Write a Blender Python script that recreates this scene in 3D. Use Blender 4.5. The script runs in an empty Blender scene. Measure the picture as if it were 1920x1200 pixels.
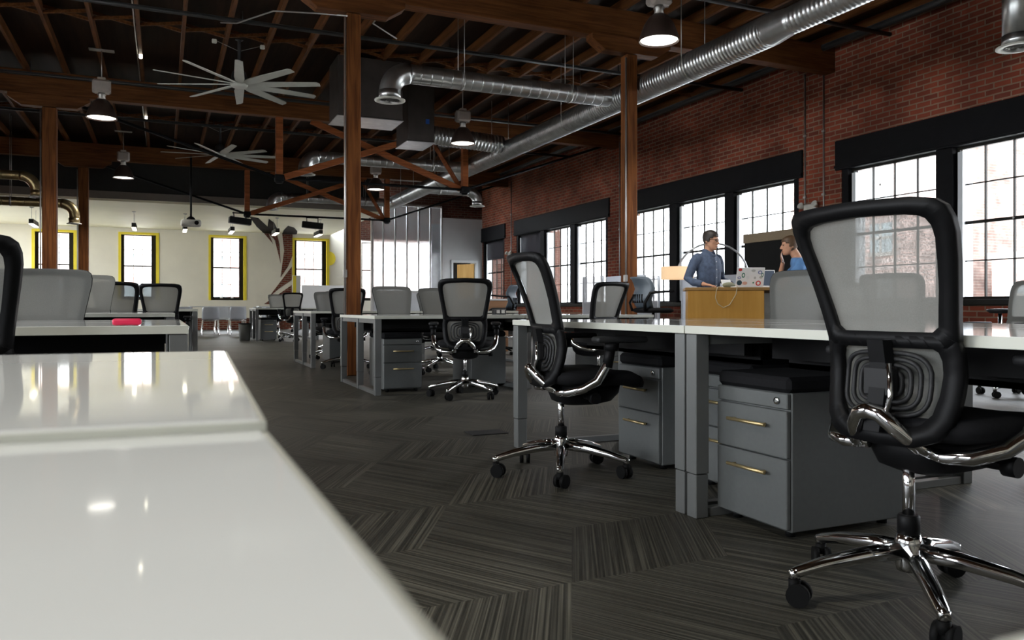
import bpy, bmesh, math, random
from mathutils import Vector, Matrix
random.seed(7)
SC = bpy.context.scene
COL = SC.collection
R = math.radians
PI = math.pi

# ------------------------------------------------------------------ materials
MATS = {}
def _new(name):
    m = bpy.data.materials.new(name); m.use_nodes = True
    nt = m.node_tree
    for n in list(nt.nodes): nt.nodes.remove(n)
    return m, nt
def _n(nt, t, **kw):
    n = nt.nodes.new(t)
    for k, v in kw.items(): setattr(n, k, v)
    return n
def pm(name, col, rough=.5, metal=0., var=.12, scale=8., stretch=(1, 1, 1), spec=.5, coat=0., emit=None, es=0., bump=0.):
    """principled surface with a noise driven colour variation"""
    if name in MATS: return MATS[name]
    m, nt = _new(name)
    out = _n(nt, 'ShaderNodeOutputMaterial'); b = _n(nt, 'ShaderNodeBsdfPrincipled')
    tc = _n(nt, 'ShaderNodeTexCoord'); mp = _n(nt, 'ShaderNodeMapping'); no = _n(nt, 'ShaderNodeTexNoise')
    mp.inputs['Scale'].default_value = stretch
    no.inputs['Scale'].default_value = scale; no.inputs['Detail'].default_value = 4
    rp = _n(nt, 'ShaderNodeMapRange'); rp.inputs[1].default_value = .3; rp.inputs[2].default_value = .7
    rp.inputs[3].default_value = 1 - var; rp.inputs[4].default_value = 1 + var
    mx = _n(nt, 'ShaderNodeVectorMath', operation='SCALE'); mx.inputs[0].default_value = col
    nt.links.new(tc.outputs['Object'], mp.inputs[0]); nt.links.new(mp.outputs[0], no.inputs['Vector'])
    nt.links.new(no.outputs[0], rp.inputs[0]); nt.links.new(rp.outputs[0], mx.inputs['Scale'])
    nt.links.new(mx.outputs[0], b.inputs['Base Color'])
    b.inputs['Roughness'].default_value = rough; b.inputs['Metallic'].default_value = metal
    b.inputs['Specular IOR Level'].default_value = spec
    b.inputs['Coat Weight'].default_value = coat; b.inputs['Coat Roughness'].default_value = .05
    if emit:
        b.inputs['Emission Color'].default_value = (*emit, 1); b.inputs['Emission Strength'].default_value = es
    if bump:
        bp = _n(nt, 'ShaderNodeBump'); bp.inputs['Strength'].default_value = bump; bp.inputs['Distance'].default_value = .01
        nt.links.new(no.outputs[0], bp.inputs['Height']); nt.links.new(bp.outputs[0], b.inputs['Normal'])
    nt.links.new(b.outputs[0], out.inputs[0])
    MATS[name] = m
    return m
def wood(name, c1, c2, axis=2, rough=.55, fine=26.):
    m, nt = _new(name)
    out = _n(nt, 'ShaderNodeOutputMaterial'); b = _n(nt, 'ShaderNodeBsdfPrincipled')
    tc = _n(nt, 'ShaderNodeTexCoord'); mp = _n(nt, 'ShaderNodeMapping'); no = _n(nt, 'ShaderNodeTexNoise')
    sc = [1, 1, 1]; sc[axis] = .06
    mp.inputs['Scale'].default_value = sc
    no.inputs['Scale'].default_value = fine; no.inputs['Detail'].default_value = 6; no.inputs['Distortion'].default_value = .6
    n2 = _n(nt, 'ShaderNodeTexNoise'); n2.inputs['Scale'].default_value = 1.7
    cr = _n(nt, 'ShaderNodeValToRGB')
    cr.color_ramp.elements[0].color = (*c1, 1); cr.color_ramp.elements[1].color = (*c2, 1)
    cr.color_ramp.elements[0].position = .3; cr.color_ramp.elements[1].position = .72
    ad = _n(nt, 'ShaderNodeMath', operation='MULTIPLY_ADD'); ad.inputs[1].default_value = .35; 
    su = _n(nt, 'ShaderNodeMath', operation='SUBTRACT'); su.inputs[1].default_value = .17
    nt.links.new(tc.outputs['Object'], mp.inputs[0]); nt.links.new(mp.outputs[0], no.inputs['Vector'])
    nt.links.new(tc.outputs['Object'], n2.inputs['Vector'])
    nt.links.new(n2.outputs[0], ad.inputs[0]); nt.links.new(no.outputs[0], ad.inputs[2])
    nt.links.new(ad.outputs[0], su.inputs[0]); nt.links.new(su.outputs[0], cr.inputs[0])
    nt.links.new(cr.outputs[0], b.inputs['Base Color']); b.inputs['Roughness'].default_value = rough; b.inputs['Specular IOR Level'].default_value = .12
    bp = _n(nt, 'ShaderNodeBump'); bp.inputs['Strength'].default_value = .25; bp.inputs['Distance'].default_value = .01
    nt.links.new(no.outputs[0], bp.inputs['Height']); nt.links.new(bp.outputs[0], b.inputs['Normal'])
    nt.links.new(b.outputs[0], out.inputs[0])
    MATS[name] = m
    return m
def brick(name, ca, cb, mortar, u='Y', v='Z', bw=.225, rh=.076, ms=.011, rough=.85):
    m, nt = _new(name)
    out = _n(nt, 'ShaderNodeOutputMaterial'); b = _n(nt, 'ShaderNodeBsdfPrincipled')
    tc = _n(nt, 'ShaderNodeTexCoord'); sp = _n(nt, 'ShaderNodeSeparateXYZ'); cb_ = _n(nt, 'ShaderNodeCombineXYZ')
    nt.links.new(tc.outputs['Object'], sp.inputs[0])
    nt.links.new(sp.outputs[u], cb_.inputs[0]); nt.links.new(sp.outputs[v], cb_.inputs[1])
    wob = _n(nt, 'ShaderNodeTexNoise'); wob.inputs['Scale'].default_value = 5
    wm = _n(nt, 'ShaderNodeVectorMath', operation='MULTIPLY_ADD'); wm.inputs[1].default_value = (.02, .012, 0)
    nt.links.new(tc.outputs['Object'], wob.inputs['Vector'])
    nt.links.new(wob.outputs['Color'], wm.inputs[0]); nt.links.new(cb_.outputs[0], wm.inputs[2])
    br = _n(nt, 'ShaderNodeTexBrick')
    br.inputs['Color1'].default_value = (*ca, 1); br.inputs['Color2'].default_value = (*cb, 1); br.inputs['Mortar'].default_value = (*mortar, 1)
    br.inputs['Scale'].default_value = 1; br.inputs['Brick Width'].default_value = bw; br.inputs['Row Height'].default_value = rh
    br.inputs['Mortar Size'].default_value = ms; br.inputs['Mortar Smooth'].default_value = .3; br.inputs['Bias'].default_value = -.1
    nt.links.new(wm.outputs[0], br.inputs['Vector'])
    no = _n(nt, 'ShaderNodeTexNoise'); no.inputs['Scale'].default_value = 1.3; no.inputs['Detail'].default_value = 5
    nt.links.new(tc.outputs['Object'], no.inputs['Vector'])
    rp = _n(nt, 'ShaderNodeMapRange'); rp.inputs[1].default_value = .3; rp.inputs[2].default_value = .7; rp.inputs[3].default_value = .55; rp.inputs[4].default_value = 1.3
    nt.links.new(no.outputs[0], rp.inputs[0])
    mx = _n(nt, 'ShaderNodeVectorMath', operation='SCALE')
    nt.links.new(br.outputs[0], mx.inputs[0]); nt.links.new(rp.outputs[0], mx.inputs['Scale'])
    nt.links.new(mx.outputs[0], b.inputs['Base Color']); b.inputs['Roughness'].default_value = rough; b.inputs['Specular IOR Level'].default_value = .12
    bp = _n(nt, 'ShaderNodeBump'); bp.inputs['Strength'].default_value = .5; bp.inputs['Distance'].default_value = .01; bp.invert = True
    nt.links.new(br.outputs['Fac'], bp.inputs['Height']); nt.links.new(bp.outputs[0], b.inputs['Normal'])
    nt.links.new(b.outputs[0], out.inputs[0])
    MATS[name] = m
    return m
def sheer(name, col, clear=.35, trans=.35, rough=.6):
    """woven or thin sheet: part open, part diffuse / translucent"""
    m, nt = _new(name)
    out = _n(nt, 'ShaderNodeOutputMaterial')
    tr = _n(nt, 'ShaderNodeBsdfTransparent'); di = _n(nt, 'ShaderNodeBsdfDiffuse'); tl = _n(nt, 'ShaderNodeBsdfTranslucent')
    di.inputs[0].default_value = (*col, 1); tl.inputs[0].default_value = (*col, 1)
    m1 = _n(nt, 'ShaderNodeMixShader'); m1.inputs[0].default_value = trans
    m2 = _n(nt, 'ShaderNodeMixShader')
    no = _n(nt, 'ShaderNodeTexNoise'); no.inputs['Scale'].default_value = 300
    tc = _n(nt, 'ShaderNodeTexCoord'); nt.links.new(tc.outputs['Object'], no.inputs['Vector'])
    rp = _n(nt, 'ShaderNodeMapRange'); rp.inputs[1].default_value = .3; rp.inputs[2].default_value = .7
    rp.inputs[3].default_value = clear - .06; rp.inputs[4].default_value = clear + .06
    nt.links.new(no.outputs[0], rp.inputs[0]); nt.links.new(rp.outputs[0], m2.inputs[0])
    nt.links.new(di.outputs[0], m1.inputs[1]); nt.links.new(tl.outputs[0], m1.inputs[2])
    nt.links.new(m1.outputs[0], m2.inputs[1]); nt.links.new(tr.outputs[0], m2.inputs[2]); nt.links.new(m2.outputs[0], out.inputs[0])
    MATS[name] = m
    return m
def pane_glass(name, refl=.06, tint=(1, 1, 1), rough=0.):
    m, nt = _new(name)
    out = _n(nt, 'ShaderNodeOutputMaterial')
    tr = _n(nt, 'ShaderNodeBsdfTransparent'); gl = _n(nt, 'ShaderNodeBsdfGlossy')
    tr.inputs[0].default_value = (*tint, 1); gl.inputs['Roughness'].default_value = rough
    lw = _n(nt, 'ShaderNodeLayerWeight'); lw.inputs['Blend'].default_value = .25
    mu = _n(nt, 'ShaderNodeMath', operation='MULTIPLY_ADD'); mu.inputs[1].default_value = .35; mu.inputs[2].default_value = refl
    nt.links.new(lw.outputs['Fresnel'], mu.inputs[0])
    mx = _n(nt, 'ShaderNodeMixShader'); nt.links.new(mu.outputs[0], mx.inputs[0])
    nt.links.new(tr.outputs[0], mx.inputs[1]); nt.links.new(gl.outputs[0], mx.inputs[2]); nt.links.new(mx.outputs[0], out.inputs[0])
    MATS[name] = m
    return m
def carpet(name):
    m, nt = _new(name)
    out = _n(nt, 'ShaderNodeOutputMaterial'); b = _n(nt, 'ShaderNodeBsdfPrincipled')
    at = _n(nt, 'ShaderNodeAttribute'); at.attribute_name = 'lay'      # r: cos, g: sin (0..1), b: random
    geo = _n(nt, 'ShaderNodeNewGeometry')
    sc = _n(nt, 'ShaderNodeSeparateColor'); nt.links.new(at.outputs['Color'], sc.inputs[0])
    def mr(o):
        x = _n(nt, 'ShaderNodeMath', operation='MULTIPLY_ADD'); x.inputs[1].default_value = 2; x.inputs[2].default_value = -1
        nt.links.new(o, x.inputs[0]); return x.outputs[0]
    cs, sn = mr(sc.outputs[0]), mr(sc.outputs[1])
    sp = _n(nt, 'ShaderNodeSeparateXYZ'); nt.links.new(geo.outputs['Position'], sp.inputs[0])
    def ml(a, b2):
        x = _n(nt, 'ShaderNodeMath', operation='MULTIPLY'); nt.links.new(a, x.inputs[0]); nt.links.new(b2, x.inputs[1]); return x.outputs[0]
    def bi(op, a, b2):
        x = _n(nt, 'ShaderNodeMath', operation=op); nt.links.new(a, x.inputs[0]); nt.links.new(b2, x.inputs[1]); return x.outputs[0]
    al = bi('ADD', ml(sp.outputs[0], cs), ml(sp.outputs[1], sn))
    ac = bi('SUBTRACT', ml(sp.outputs[1], cs), ml(sp.outputs[0], sn))
    cm = _n(nt, 'ShaderNodeCombineXYZ')
    a2 = _n(nt, 'ShaderNodeMath', operation='MULTIPLY'); a2.inputs[1].default_value = 1.0; nt.links.new(al, a2.inputs[0])
    c2 = _n(nt, 'ShaderNodeMath', operation='MULTIPLY'); c2.inputs[1].default_value = 150; nt.links.new(ac, c2.inputs[0])
    z2 = _n(nt, 'ShaderNodeMath', operation='MULTIPLY'); z2.inputs[1].default_value = 9; nt.links.new(sc.outputs[2], z2.inputs[0])
    nt.links.new(a2.outputs[0], cm.inputs[0]); nt.links.new(c2.outputs[0], cm.inputs[1]); nt.links.new(z2.outputs[0], cm.inputs[2])
    no = _n(nt, 'ShaderNodeTexNoise'); no.inputs['Scale'].default_value = 1; no.inputs['Detail'].default_value = 2
    nt.links.new(cm.outputs[0], no.inputs['Vector'])
    cr = _n(nt, 'ShaderNodeValToRGB')
    e = cr.color_ramp.elements
    e[0].position = .36; e[0].color = (.024, .023, .018, 1); e[1].position = .68; e[1].color = (.120, .113, .088, 1)
    k = e.new(.5); k.color = (.050, .047, .037, 1)
    nt.links.new(no.outputs[0], cr.inputs[0])
    vr = _n(nt, 'ShaderNodeMapRange'); vr.inputs[3].default_value = .82; vr.inputs[4].default_value = 1.15; nt.links.new(sc.outputs[2], vr.inputs[0])
    mx = _n(nt, 'ShaderNodeVectorMath', operation='SCALE'); nt.links.new(cr.outputs[0], mx.inputs[0]); nt.links.new(vr.outputs[0], mx.inputs['Scale'])
    nt.links.new(mx.outputs[0], b.inputs['Base Color']); b.inputs['Roughness'].default_value = .5
    b.inputs['Specular IOR Level'].default_value = .35; 
    f = _n(nt, 'ShaderNodeTexNoise'); f.inputs['Scale'].default_value = 260; nt.links.new(geo.outputs['Position'], f.inputs['Vector'])
    bp = _n(nt, 'ShaderNodeBump'); bp.inputs['Strength'].default_value = .12; bp.inputs['Distance'].default_value = .004
    nt.links.new(f.outputs[0], bp.inputs['Height']); nt.links.new(bp.outputs[0], b.inputs['Normal'])
    nt.links.new(b.outputs[0], out.inputs[0])
    MATS[name] = m
    return m

M_carpet = carpet('carpet')
M_brickR = brick('brick_red', (.29, .070, .038), (.16, .045, .030), (.27, .18, .125), 'Y', 'Z')
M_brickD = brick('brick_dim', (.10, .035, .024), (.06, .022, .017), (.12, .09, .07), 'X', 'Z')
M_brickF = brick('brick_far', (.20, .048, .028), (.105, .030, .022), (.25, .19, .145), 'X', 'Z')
M_extR = brick('brick_outside_grey', (.24, .17, .145), (.21, .15, .13), (.28, .23, .2), 'Y', 'Z', .5, .18, .03)
M_extF = brick('brick_outside_red', (.72, .50, .44), (.69, .47, .41), (.74, .60, .55), 'X', 'Z', .5, .18, .03)
M_extS = pm('outside_stone', (.6, .55, .5), .9)
M_extG = pm('outside_glass', (.5, .58, .6), .3)
M_ground = pm('outside_ground', (.62, .60, .56), .9)
M_column = wood('wood_column', (.085, .028, .010), (.24, .088, .026), 2)
M_beam = wood('wood_beam', (.07, .024, .009), (.17, .064, .021), 0)
M_joist = wood('wood_joist', (.07, .025, .009), (.17, .066, .022), 1)
M_truss = wood('wood_truss', (.17, .05, .018), (.34, .11, .038), 0)
M_deck = wood('wood_deck', (.015, .008, .005), (.036, .018, .010), 1, .7, 9)
M_white = pm('painted_white', (.82, .775, .65), .6, var=.04, scale=1.5)
M_lceil = pm('ceiling_white', (.85, .80, .60), .6, var=.03, scale=1.5)
M_taupe = pm('painted_taupe', (.17, .145, .12), .6, var=.05)
M_black = pm('painted_black', (.007, .007, .008), .6, spec=.12)
M_dark = pm('dark_wall', (.012, .011, .010), .7)
M_greyw = pm('painted_grey', (.58, .59, .60), .6, var=.05, scale=2)
M_yellow = pm('painted_yellow', (.90, .73, .05), .5, var=.05, scale=3)
M_jamb = pm('jamb_white', (.75, .78, .80), .4, var=.04)
M_sash = pm('sash_dark', (.014, .013, .010), .5, spec=.2)
M_pane = pane_glass('window_pane', .03)
M_top = pm('desk_white', (.80, .81, .78), .05, var=.015, scale=4, spec=.5)
M_edge = pm('desk_edge', (.58, .585, .51), .4, var=.03)
M_leg = pm('leg_grey', (.155, .160, .156), .42, metal=.2, var=.05)
M_cab = pm('cabinet_grey', (.120, .127, .124), .45, metal=.15, var=.04, scale=60)
M_brass = pm('brass_handle', (.55, .43, .22), .35, metal=.8, var=.05)
M_cush = pm('cushion_black', (.007, .007, .008), .85, var=.2, scale=90, spec=.2)
M_plast = pm('plastic_black', (.005, .005, .0055), .5, var=.1, spec=.17)
M_plast2 = pm('plastic_charcoal', (.018, .018, .019), .5, var=.1, spec=.3)
M_rubber = pm('rubber_black', (.005, .005, .005), .65, spec=.15)
M_chrome = pm('chrome', (.80, .80, .80), .10, metal=1, var=.03)
M_mesh = sheer('mesh_grey', (.29, .29, .27), .07, .50)
M_mesh2 = sheer('mesh_screen', (.30, .30, .31), .38, .3)
M_shade2 = sheer('roller_cloth', (.045, .045, .05), .12, .5)
M_fabw = sheer('screen_white', (.62, .64, .68), .12, .45)
M_galv = pm('galvanised', (.56, .57, .57), .30, metal=.95, var=.14, scale=7)
M_case = pm('duct_casing', (.07, .06, .055), .45, metal=.5, var=.2, scale=4)
M_galvd = pm('galvanised_dull', (.40, .39, .37), .42, metal=.9, var=.22, scale=5)
M_bronze = pm('duct_bronze', (.40, .31, .16), .35, metal=.9, var=.2, scale=5)
M_grille = pm('grille_white', (.62, .61, .55), .5)
M_fan = pm('fan_grey', (.52, .52, .47), .45, metal=.1, var=.05)
M_shade = pm('lamp_bronze', (.055, .035, .028), .4, metal=.3)
M_ballast = pm('lamp_ballast', (.45, .40, .36), .35, metal=.4)
M_lens = pm('lamp_lens', (.9, .9, .9), .5, emit=(1, .95, .86), es=5.)
M_bar = pm('pendant_glow', (.9, .9, .9), .5, emit=(1, .93, .72), es=9.)
M_pipe = pm('pipe_black', (.012, .012, .012), .5)
M_conduit = pm('conduit_steel', (.42, .41, .39), .4, metal=.8)
M_tape = pm('tape_blue', (.01, .09, .42), .5)
M_poly = None
M_oak = wood('oak_panel', (.50, .25, .05), (.60, .32, .075), 2, .45, 18)
M_oaktop = wood('oak_top', (.22, .125, .045), (.33, .19, .07), 0, .4, 18)
M_door = wood('door_wood', (.50, .28, .075), (.62, .37, .12), 2, .45, 14)
M_tan = pm('tan_fabric', (.30, .225, .14), .8, var=.1, scale=40)
M_screen = pm('screen_dark', (.010, .010, .009), .6, spec=.12)
M_lscreen = pm('laptop_screen', (.10, .125, .17), .2, var=.05)
M_alu = pm('white_laptop', (.78, .78, .77), .35, var=.02)
M_skin = pm('skin', (.50, .265, .165), .55, var=.02, scale=20, spec=.3)
M_hair = pm('hair_dark', (.020, .014, .010), .55, var=.3, scale=120)
M_hairb = pm('hair_brown', (.085, .045, .020), .55, var=.3, scale=120)
M_denim = pm('shirt_denim', (.060, .085, .140), .8, var=.25, scale=26)
M_blue = pm('tee_blue', (.09, .21, .43), .85, var=.12, scale=14)
M_trous = pm('trousers', (.03, .032, .04), .8)
M_shoe = pm('shoe', (.02, .016, .012), .5)
M_eye = pm('eye', (.05, .04, .035), .2)
M_lip = pm('lip', (.40, .16, .12), .5)
M_lampsh = pm('shade_linen', (.80, .55, .32), .8, var=.03, scale=60, emit=(1, .70, .42), es=.55)
M_shellw = pm('shell_white', (.62, .65, .70), .35, var=.03)
M_shellg = pm('shell_grey', (.10, .125, .15), .4, var=.05)
M_silver = pm('frame_silver', (.55, .57, .6), .3, metal=.6)
M_pink = pm('pink_pad', (.78, .02, .09), .5)
M_bin = pm('bin_grey', (.085, .086, .075), .6)
M_cable = pm('cable_beige', (.42, .34, .20), .5)
M_red = pm('print_red', (.55, .05, .04), .5)
M_green = pm('print_green', (.03, .17, .11), .5)
M_navy = pm('print_navy', (.02, .06, .09), .5)
M_pblue = pm('print_blue', (.18, .22, .42), .5)
M_pgrey = pm('print_grey', (.45, .45, .42), .5)
M_peach = pm('print_peach', (.72, .42, .33), .5)
M_board = pm('board_white', (.72, .73, .73), .4, var=.02)
M_floorplate = pm('floor_plate', (.014, .014, .015), .5)
M_doorshade = pm('doorway_shade', (.045, .050, .055), .6)  # shade beyond the doorway, put into a dark colour
M_tan2 = wood('side_panel', (.36, .19, .10), (.46, .25, .14), 0, .5, 14)

def poly_mat():
    m, nt = _new('polycarbonate')
    out = _n(nt, 'ShaderNodeOutputMaterial')
    tr = _n(nt, 'ShaderNodeBsdfTransparent'); tr.inputs[0].default_value = (.86, .88, .90, 1)
    rf = _n(nt, 'ShaderNodeBsdfRefraction'); rf.inputs['Roughness'].default_value = .22; rf.inputs['IOR'].default_value = 1.12
    rf.inputs[0].default_value = (.88, .9, .92, 1)
    gl = _n(nt, 'ShaderNodeBsdfGlossy'); gl.inputs['Roughness'].default_value = .12
    tl = _n(nt, 'ShaderNodeBsdfTranslucent'); tl.inputs[0].default_value = (.6, .6, .6, 1)
    no = _n(nt, 'ShaderNodeTexNoise'); no.inputs['Scale'].default_value = 2
    a = _n(nt, 'ShaderNodeMixShader'); a.inputs[0].default_value = .35
    b = _n(nt, 'ShaderNodeMixShader'); b.inputs[0].default_value = .10
    c = _n(nt, 'ShaderNodeMixShader')
    mr = _n(nt, 'ShaderNodeMapRange'); mr.inputs[3].default_value = .06; mr.inputs[4].default_value = .12
    nt.links.new(no.outputs[0], mr.inputs[0]); nt.links.new(mr.outputs[0], c.inputs[0])
    nt.links.new(rf.outputs[0], a.inputs[1]); nt.links.new(tr.outputs[0], a.inputs[2])
    nt.links.new(a.outputs[0], b.inputs[1]); nt.links.new(tl.outputs[0], b.inputs[2])
    nt.links.new(b.outputs[0], c.inputs[1]); nt.links.new(gl.outputs[0], c.inputs[2])
    nt.links.new(c.outputs[0], out.inputs[0])
    return m
M_poly = poly_mat()

# ------------------------------------------------------------------ mesh builder
class MB:
    def __init__(s): s.v = []; s.f = []; s.sm = []
    def add(s, vs, fs, smooth=False, M=None):
        o = len(s.v)
        s.v += [(M @ Vector(v)) if M else Vector(v) for v in vs]
        for f in fs:
            s.f.append([i + o for i in f]); s.sm.append(smooth)
        return s
    def box(s, c, d, bev=0., M=None, seg=1):
        bm = bmesh.new(); bmesh.ops.create_cube(bm, size=1)
        for v in bm.verts: v.co = Vector((v.co.x * d[0] + c[0], v.co.y * d[1] + c[1], v.co.z * d[2] + c[2]))
        if bev > 0: bmesh.ops.bevel(bm, geom=list(bm.edges), offset=bev, segments=seg, affect='EDGES', profile=.5)
        bm.verts.index_update()
        s.add([v.co.copy() for v in bm.verts], [[v.index for v in f.verts] for f in bm.faces], seg > 1, M); bm.free(); return s
    def lim(s, x0, x1, y0, y1, z0, z1, bev=0., M=None):
        return s.box(((x0 + x1) / 2, (y0 + y1) / 2, (z0 + z1) / 2), (abs(x1 - x0), abs(y1 - y0), abs(z1 - z0)), bev, M)
    def bar(s, p0, p1, w, h, bev=0., up=(0, 0, 1)):
        p0, p1 = Vector(p0), Vector(p1); t = p1 - p0; L = t.length; t.normalize()
        u = Vector(up); 
        if abs(u.dot(t)) > .98: u = Vector((1, 0, 0))
        x = t.cross(u).normalized(); z = x.cross(t)
        Mx = Matrix((( x.x, t.x, z.x, (p0.x + p1.x) / 2), (x.y, t.y, z.y, (p0.y + p1.y) / 2), (x.z, t.z, z.z, (p0.z + p1.z) / 2), (0, 0, 0, 1)))
        return s.box((0, 0, 0), (w, L, h), bev, Mx)
    def tube(s, pts, r, n=12, caps=True, ell=1., up=(0, 0, 1), smooth=True, M=None):
        P = [Vector(p) for p in pts]; k = len(P)
        rs = r if isinstance(r, (list, tuple)) else [r] * k
        rings = []; x = None
        for i in range(k):
            t = (P[min(i + 1, k - 1)] - P[max(i - 1, 0)]).normalized()
            if x is None:
                u = Vector(up)
                if abs(u.dot(t)) > .98: u = Vector((1, 0, 0)) if abs(t.x) < .9 else Vector((0, 1, 0))
                x = t.cross(u).normalized()
            else:
                x = (x - t * x.dot(t))
                x = x.normalized() if x.length > 1e-6 else t.orthogonal().normalized()
            z = x.cross(t)
            rings.append([P[i] + x * (rs[i] * math.cos(2 * PI * j / n)) + z * (rs[i] * ell * math.sin(2 * PI * j / n)) for j in range(n)])
        return s.loft(rings, caps, smooth, M)
    def loft(s, rings, caps=True, smooth=True, M=None):
        n = len(rings[0]); vs = [v for r in rings for v in r]; fs = []
        for i in range(len(rings) - 1):
            for j in range(n):
                a = i * n + j; b = i * n + (j + 1) % n
                fs.append([a, b, b + n, a + n])
        s.add(vs, fs, smooth, M)
        if caps:
            o = len(s.v) - len(vs)
            s.f.append([o + j for j in range(n)][::-1]); s.sm.append(False)
            s.f.append([o + (len(rings) - 1) * n + j for j in range(n)]); s.sm.append(False)
        return s
    def lathe(s, prof, n=24, c=(0, 0, 0), caps=True, smooth=True, M=None, sx=1., sy=1.):
        rings = [[Vector((c[0] + r * sx * math.cos(2 * PI * j / n), c[1] + r * sy * math.sin(2 * PI * j / n), c[2] + z)) for j in range(n)] for r, z in prof]
        return s.loft(rings, caps, smooth, M)
    def ball(s, c, r, n=14, m=8, M=None):
        if not isinstance(r, (tuple, list)): r = (r, r, r)
        rings = []
        for i in range(m + 1):
            a = -PI / 2 + PI * i / m; q = max(math.cos(a), .02)
            rings.append([Vector((c[0] + r[0] * q * math.cos(2 * PI * j / n), c[1] + r[1] * q * math.sin(2 * PI * j / n), c[2] + r[2] * math.sin(a))) for j in range(n)])
        return s.loft(rings, True, True, M)
    def prism(s, poly, h0, h1, M=None):
        n = len(poly)
        vs = [Vector((p[0], p[1], h0)) for p in poly] + [Vector((p[0], p[1], h1)) for p in poly]
        fs = [list(range(n))[::-1], [n + i for i in range(n)]] + [[i, (i + 1) % n, n + (i + 1) % n, n + i] for i in range(n)]
        return s.add(vs, fs, False, M)
    def build(s, name, mat, parent=None, loc=None, rot=None):
        me = bpy.data.meshes.new(name)
        me.from_pydata([tuple(v) for v in s.v], [], s.f)
        me.polygons.foreach_set('use_smooth', s.sm)
        bm = bmesh.new(); bm.from_mesh(me); bmesh.ops.recalc_face_normals(bm, faces=bm.faces); bm.to_mesh(me); bm.free()
        me.materials.append(mat); me.update()
        o = bpy.data.objects.new(name, me); COL.objects.link(o)
        if parent: o.parent = parent
        if loc: o.location = loc
        if rot: o.rotation_euler = rot
        return o

def tag(o, label=None, cat=None, group=None, kind=None):
    if label: o['label'] = label
    if cat: o['category'] = cat
    if group: o['group'] = group
    if kind: o['kind'] = kind
    return o
def empty(name, loc=(0, 0, 0), rz=0., label=None, cat=None, group=None):
    o = bpy.data.objects.new(name, None); COL.objects.link(o)
    o.location = loc; o.rotation_euler = (0, 0, rz); o.empty_display_size = .1
    return tag(o, label, cat, group)
def struct(o): o['kind'] = 'structure'; return o
KIDS = {}
def dup(o, parent=None):
    c = o.copy(); COL.objects.link(c)
    if parent: c.parent = parent
    for ch in list(o.children): dup(ch, c)
    return c
def rounded(pts, k=3):
    return pts
# ------------------------------------------------------------------ the setting
WX = 9.6; XL = -6.0; YB = -6.0; YF = 31.0; ZC = 5.02
# floor: striped carpet laid in rhombic fields, one face per field
def make_floor():
    vs, fs, lay = [], [], []
    e = .58; h = e * math.sqrt(3)
    ro = -28
    def rt(v): return Vector((v[0] * math.cos(R(ro)) - v[1] * math.sin(R(ro)), v[0] * math.sin(R(ro)) + v[1] * math.cos(R(ro))))
    a1 = rt((h, 0)); a2 = rt((h / 2, 1.5 * e))
    rnd = random.Random(3)
    dirs = [Vector((math.cos(R(90 + ro + 120 * k)), math.sin(R(90 + ro + 120 * k)))) * e for k in range(3)]
    for i in range(-50, 50):
        for j in range(-40, 60):
            c = a1 * i + a2 * j
            for k in range(3):
                u, w = dirs[k], dirs[(k + 1) % 3]
                q = [c, c + u, c + u + w, c + w]
                m = (q[0] + q[2]) / 2
                if not (XL - .1 < m.x < WX + .1 and YB - .1 < m.y < YF + .1): continue
                o = len(vs); vs += [(p.x, p.y, 0) for p in q]; fs.append([o, o + 1, o + 2, o + 3])
                ang = math.atan2(u.y, u.x) if k != 1 else math.atan2(w.y, w.x)
                lay.append((math.cos(ang) * .5 + .5, math.sin(ang) * .5 + .5, rnd.random(), 1))
    o = len(vs); x0, x1, y0, y1 = XL - .3, WX + .3, YB - .3, YF + .3
    vs += [(x0, y0, -.02), (x1, y0, -.02), (x1, y1, -.02), (x0, y1, -.02)]; fs.append([o, o + 1, o + 2, o + 3]); lay.append((1, .5, .5, 1))
    me = bpy.data.meshes.new('floor'); me.from_pydata(vs, [], fs)
    ca = me.color_attributes.new('lay', 'FLOAT_COLOR', 'CORNER')
    for p in me.polygons:
        for li in p.loop_indices: ca.data[li].color = lay[p.index]
    me.materials.append(M_carpet)
    ob = bpy.data.objects.new('floor', me); COL.objects.link(ob); return struct(ob)
make_floor()

GROUPS = [(-2.3, 3.0), (3.9, 9.2), (10.1, 15.4), (16.25, 21.55), (22.45, 24.22)]
def wall_x(name, x0, x1, groups, sill, head, mat):
    m = MB(); ye = 24.46 if x0 > 0 else YF + .4
    m.lim(x0, x1, YB - .3, ye, 0, sill); m.lim(x0, x1, YB - .3, ye, head, 5.4)
    ys = [YB - .3] + [y for g in groups for y in g] + [ye]
    for k in range(0, len(ys), 2): m.lim(x0, x1, ys[k], ys[k + 1], sill, head)
    return struct(m.build(name, mat))
wall_x('wall_right', WX, WX + .35, GROUPS, .83, 3.38, M_brickR)
LG_ADDED = [(-4.5, -.5), (1.0, 5.5), (7.0, 11.5), (24.3, 30.5)]  # left windows out of view, added to bring light into room and lounge
wall_x('wall_left', XL - .35, XL, LG_ADDED, .8, 3.4, M_brickR)
m = MB(); m.lim(XL - .3, WX + .3, YB - .35, YB, 0, 5.4)
struct(m.build('wall_back', M_white))

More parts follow.
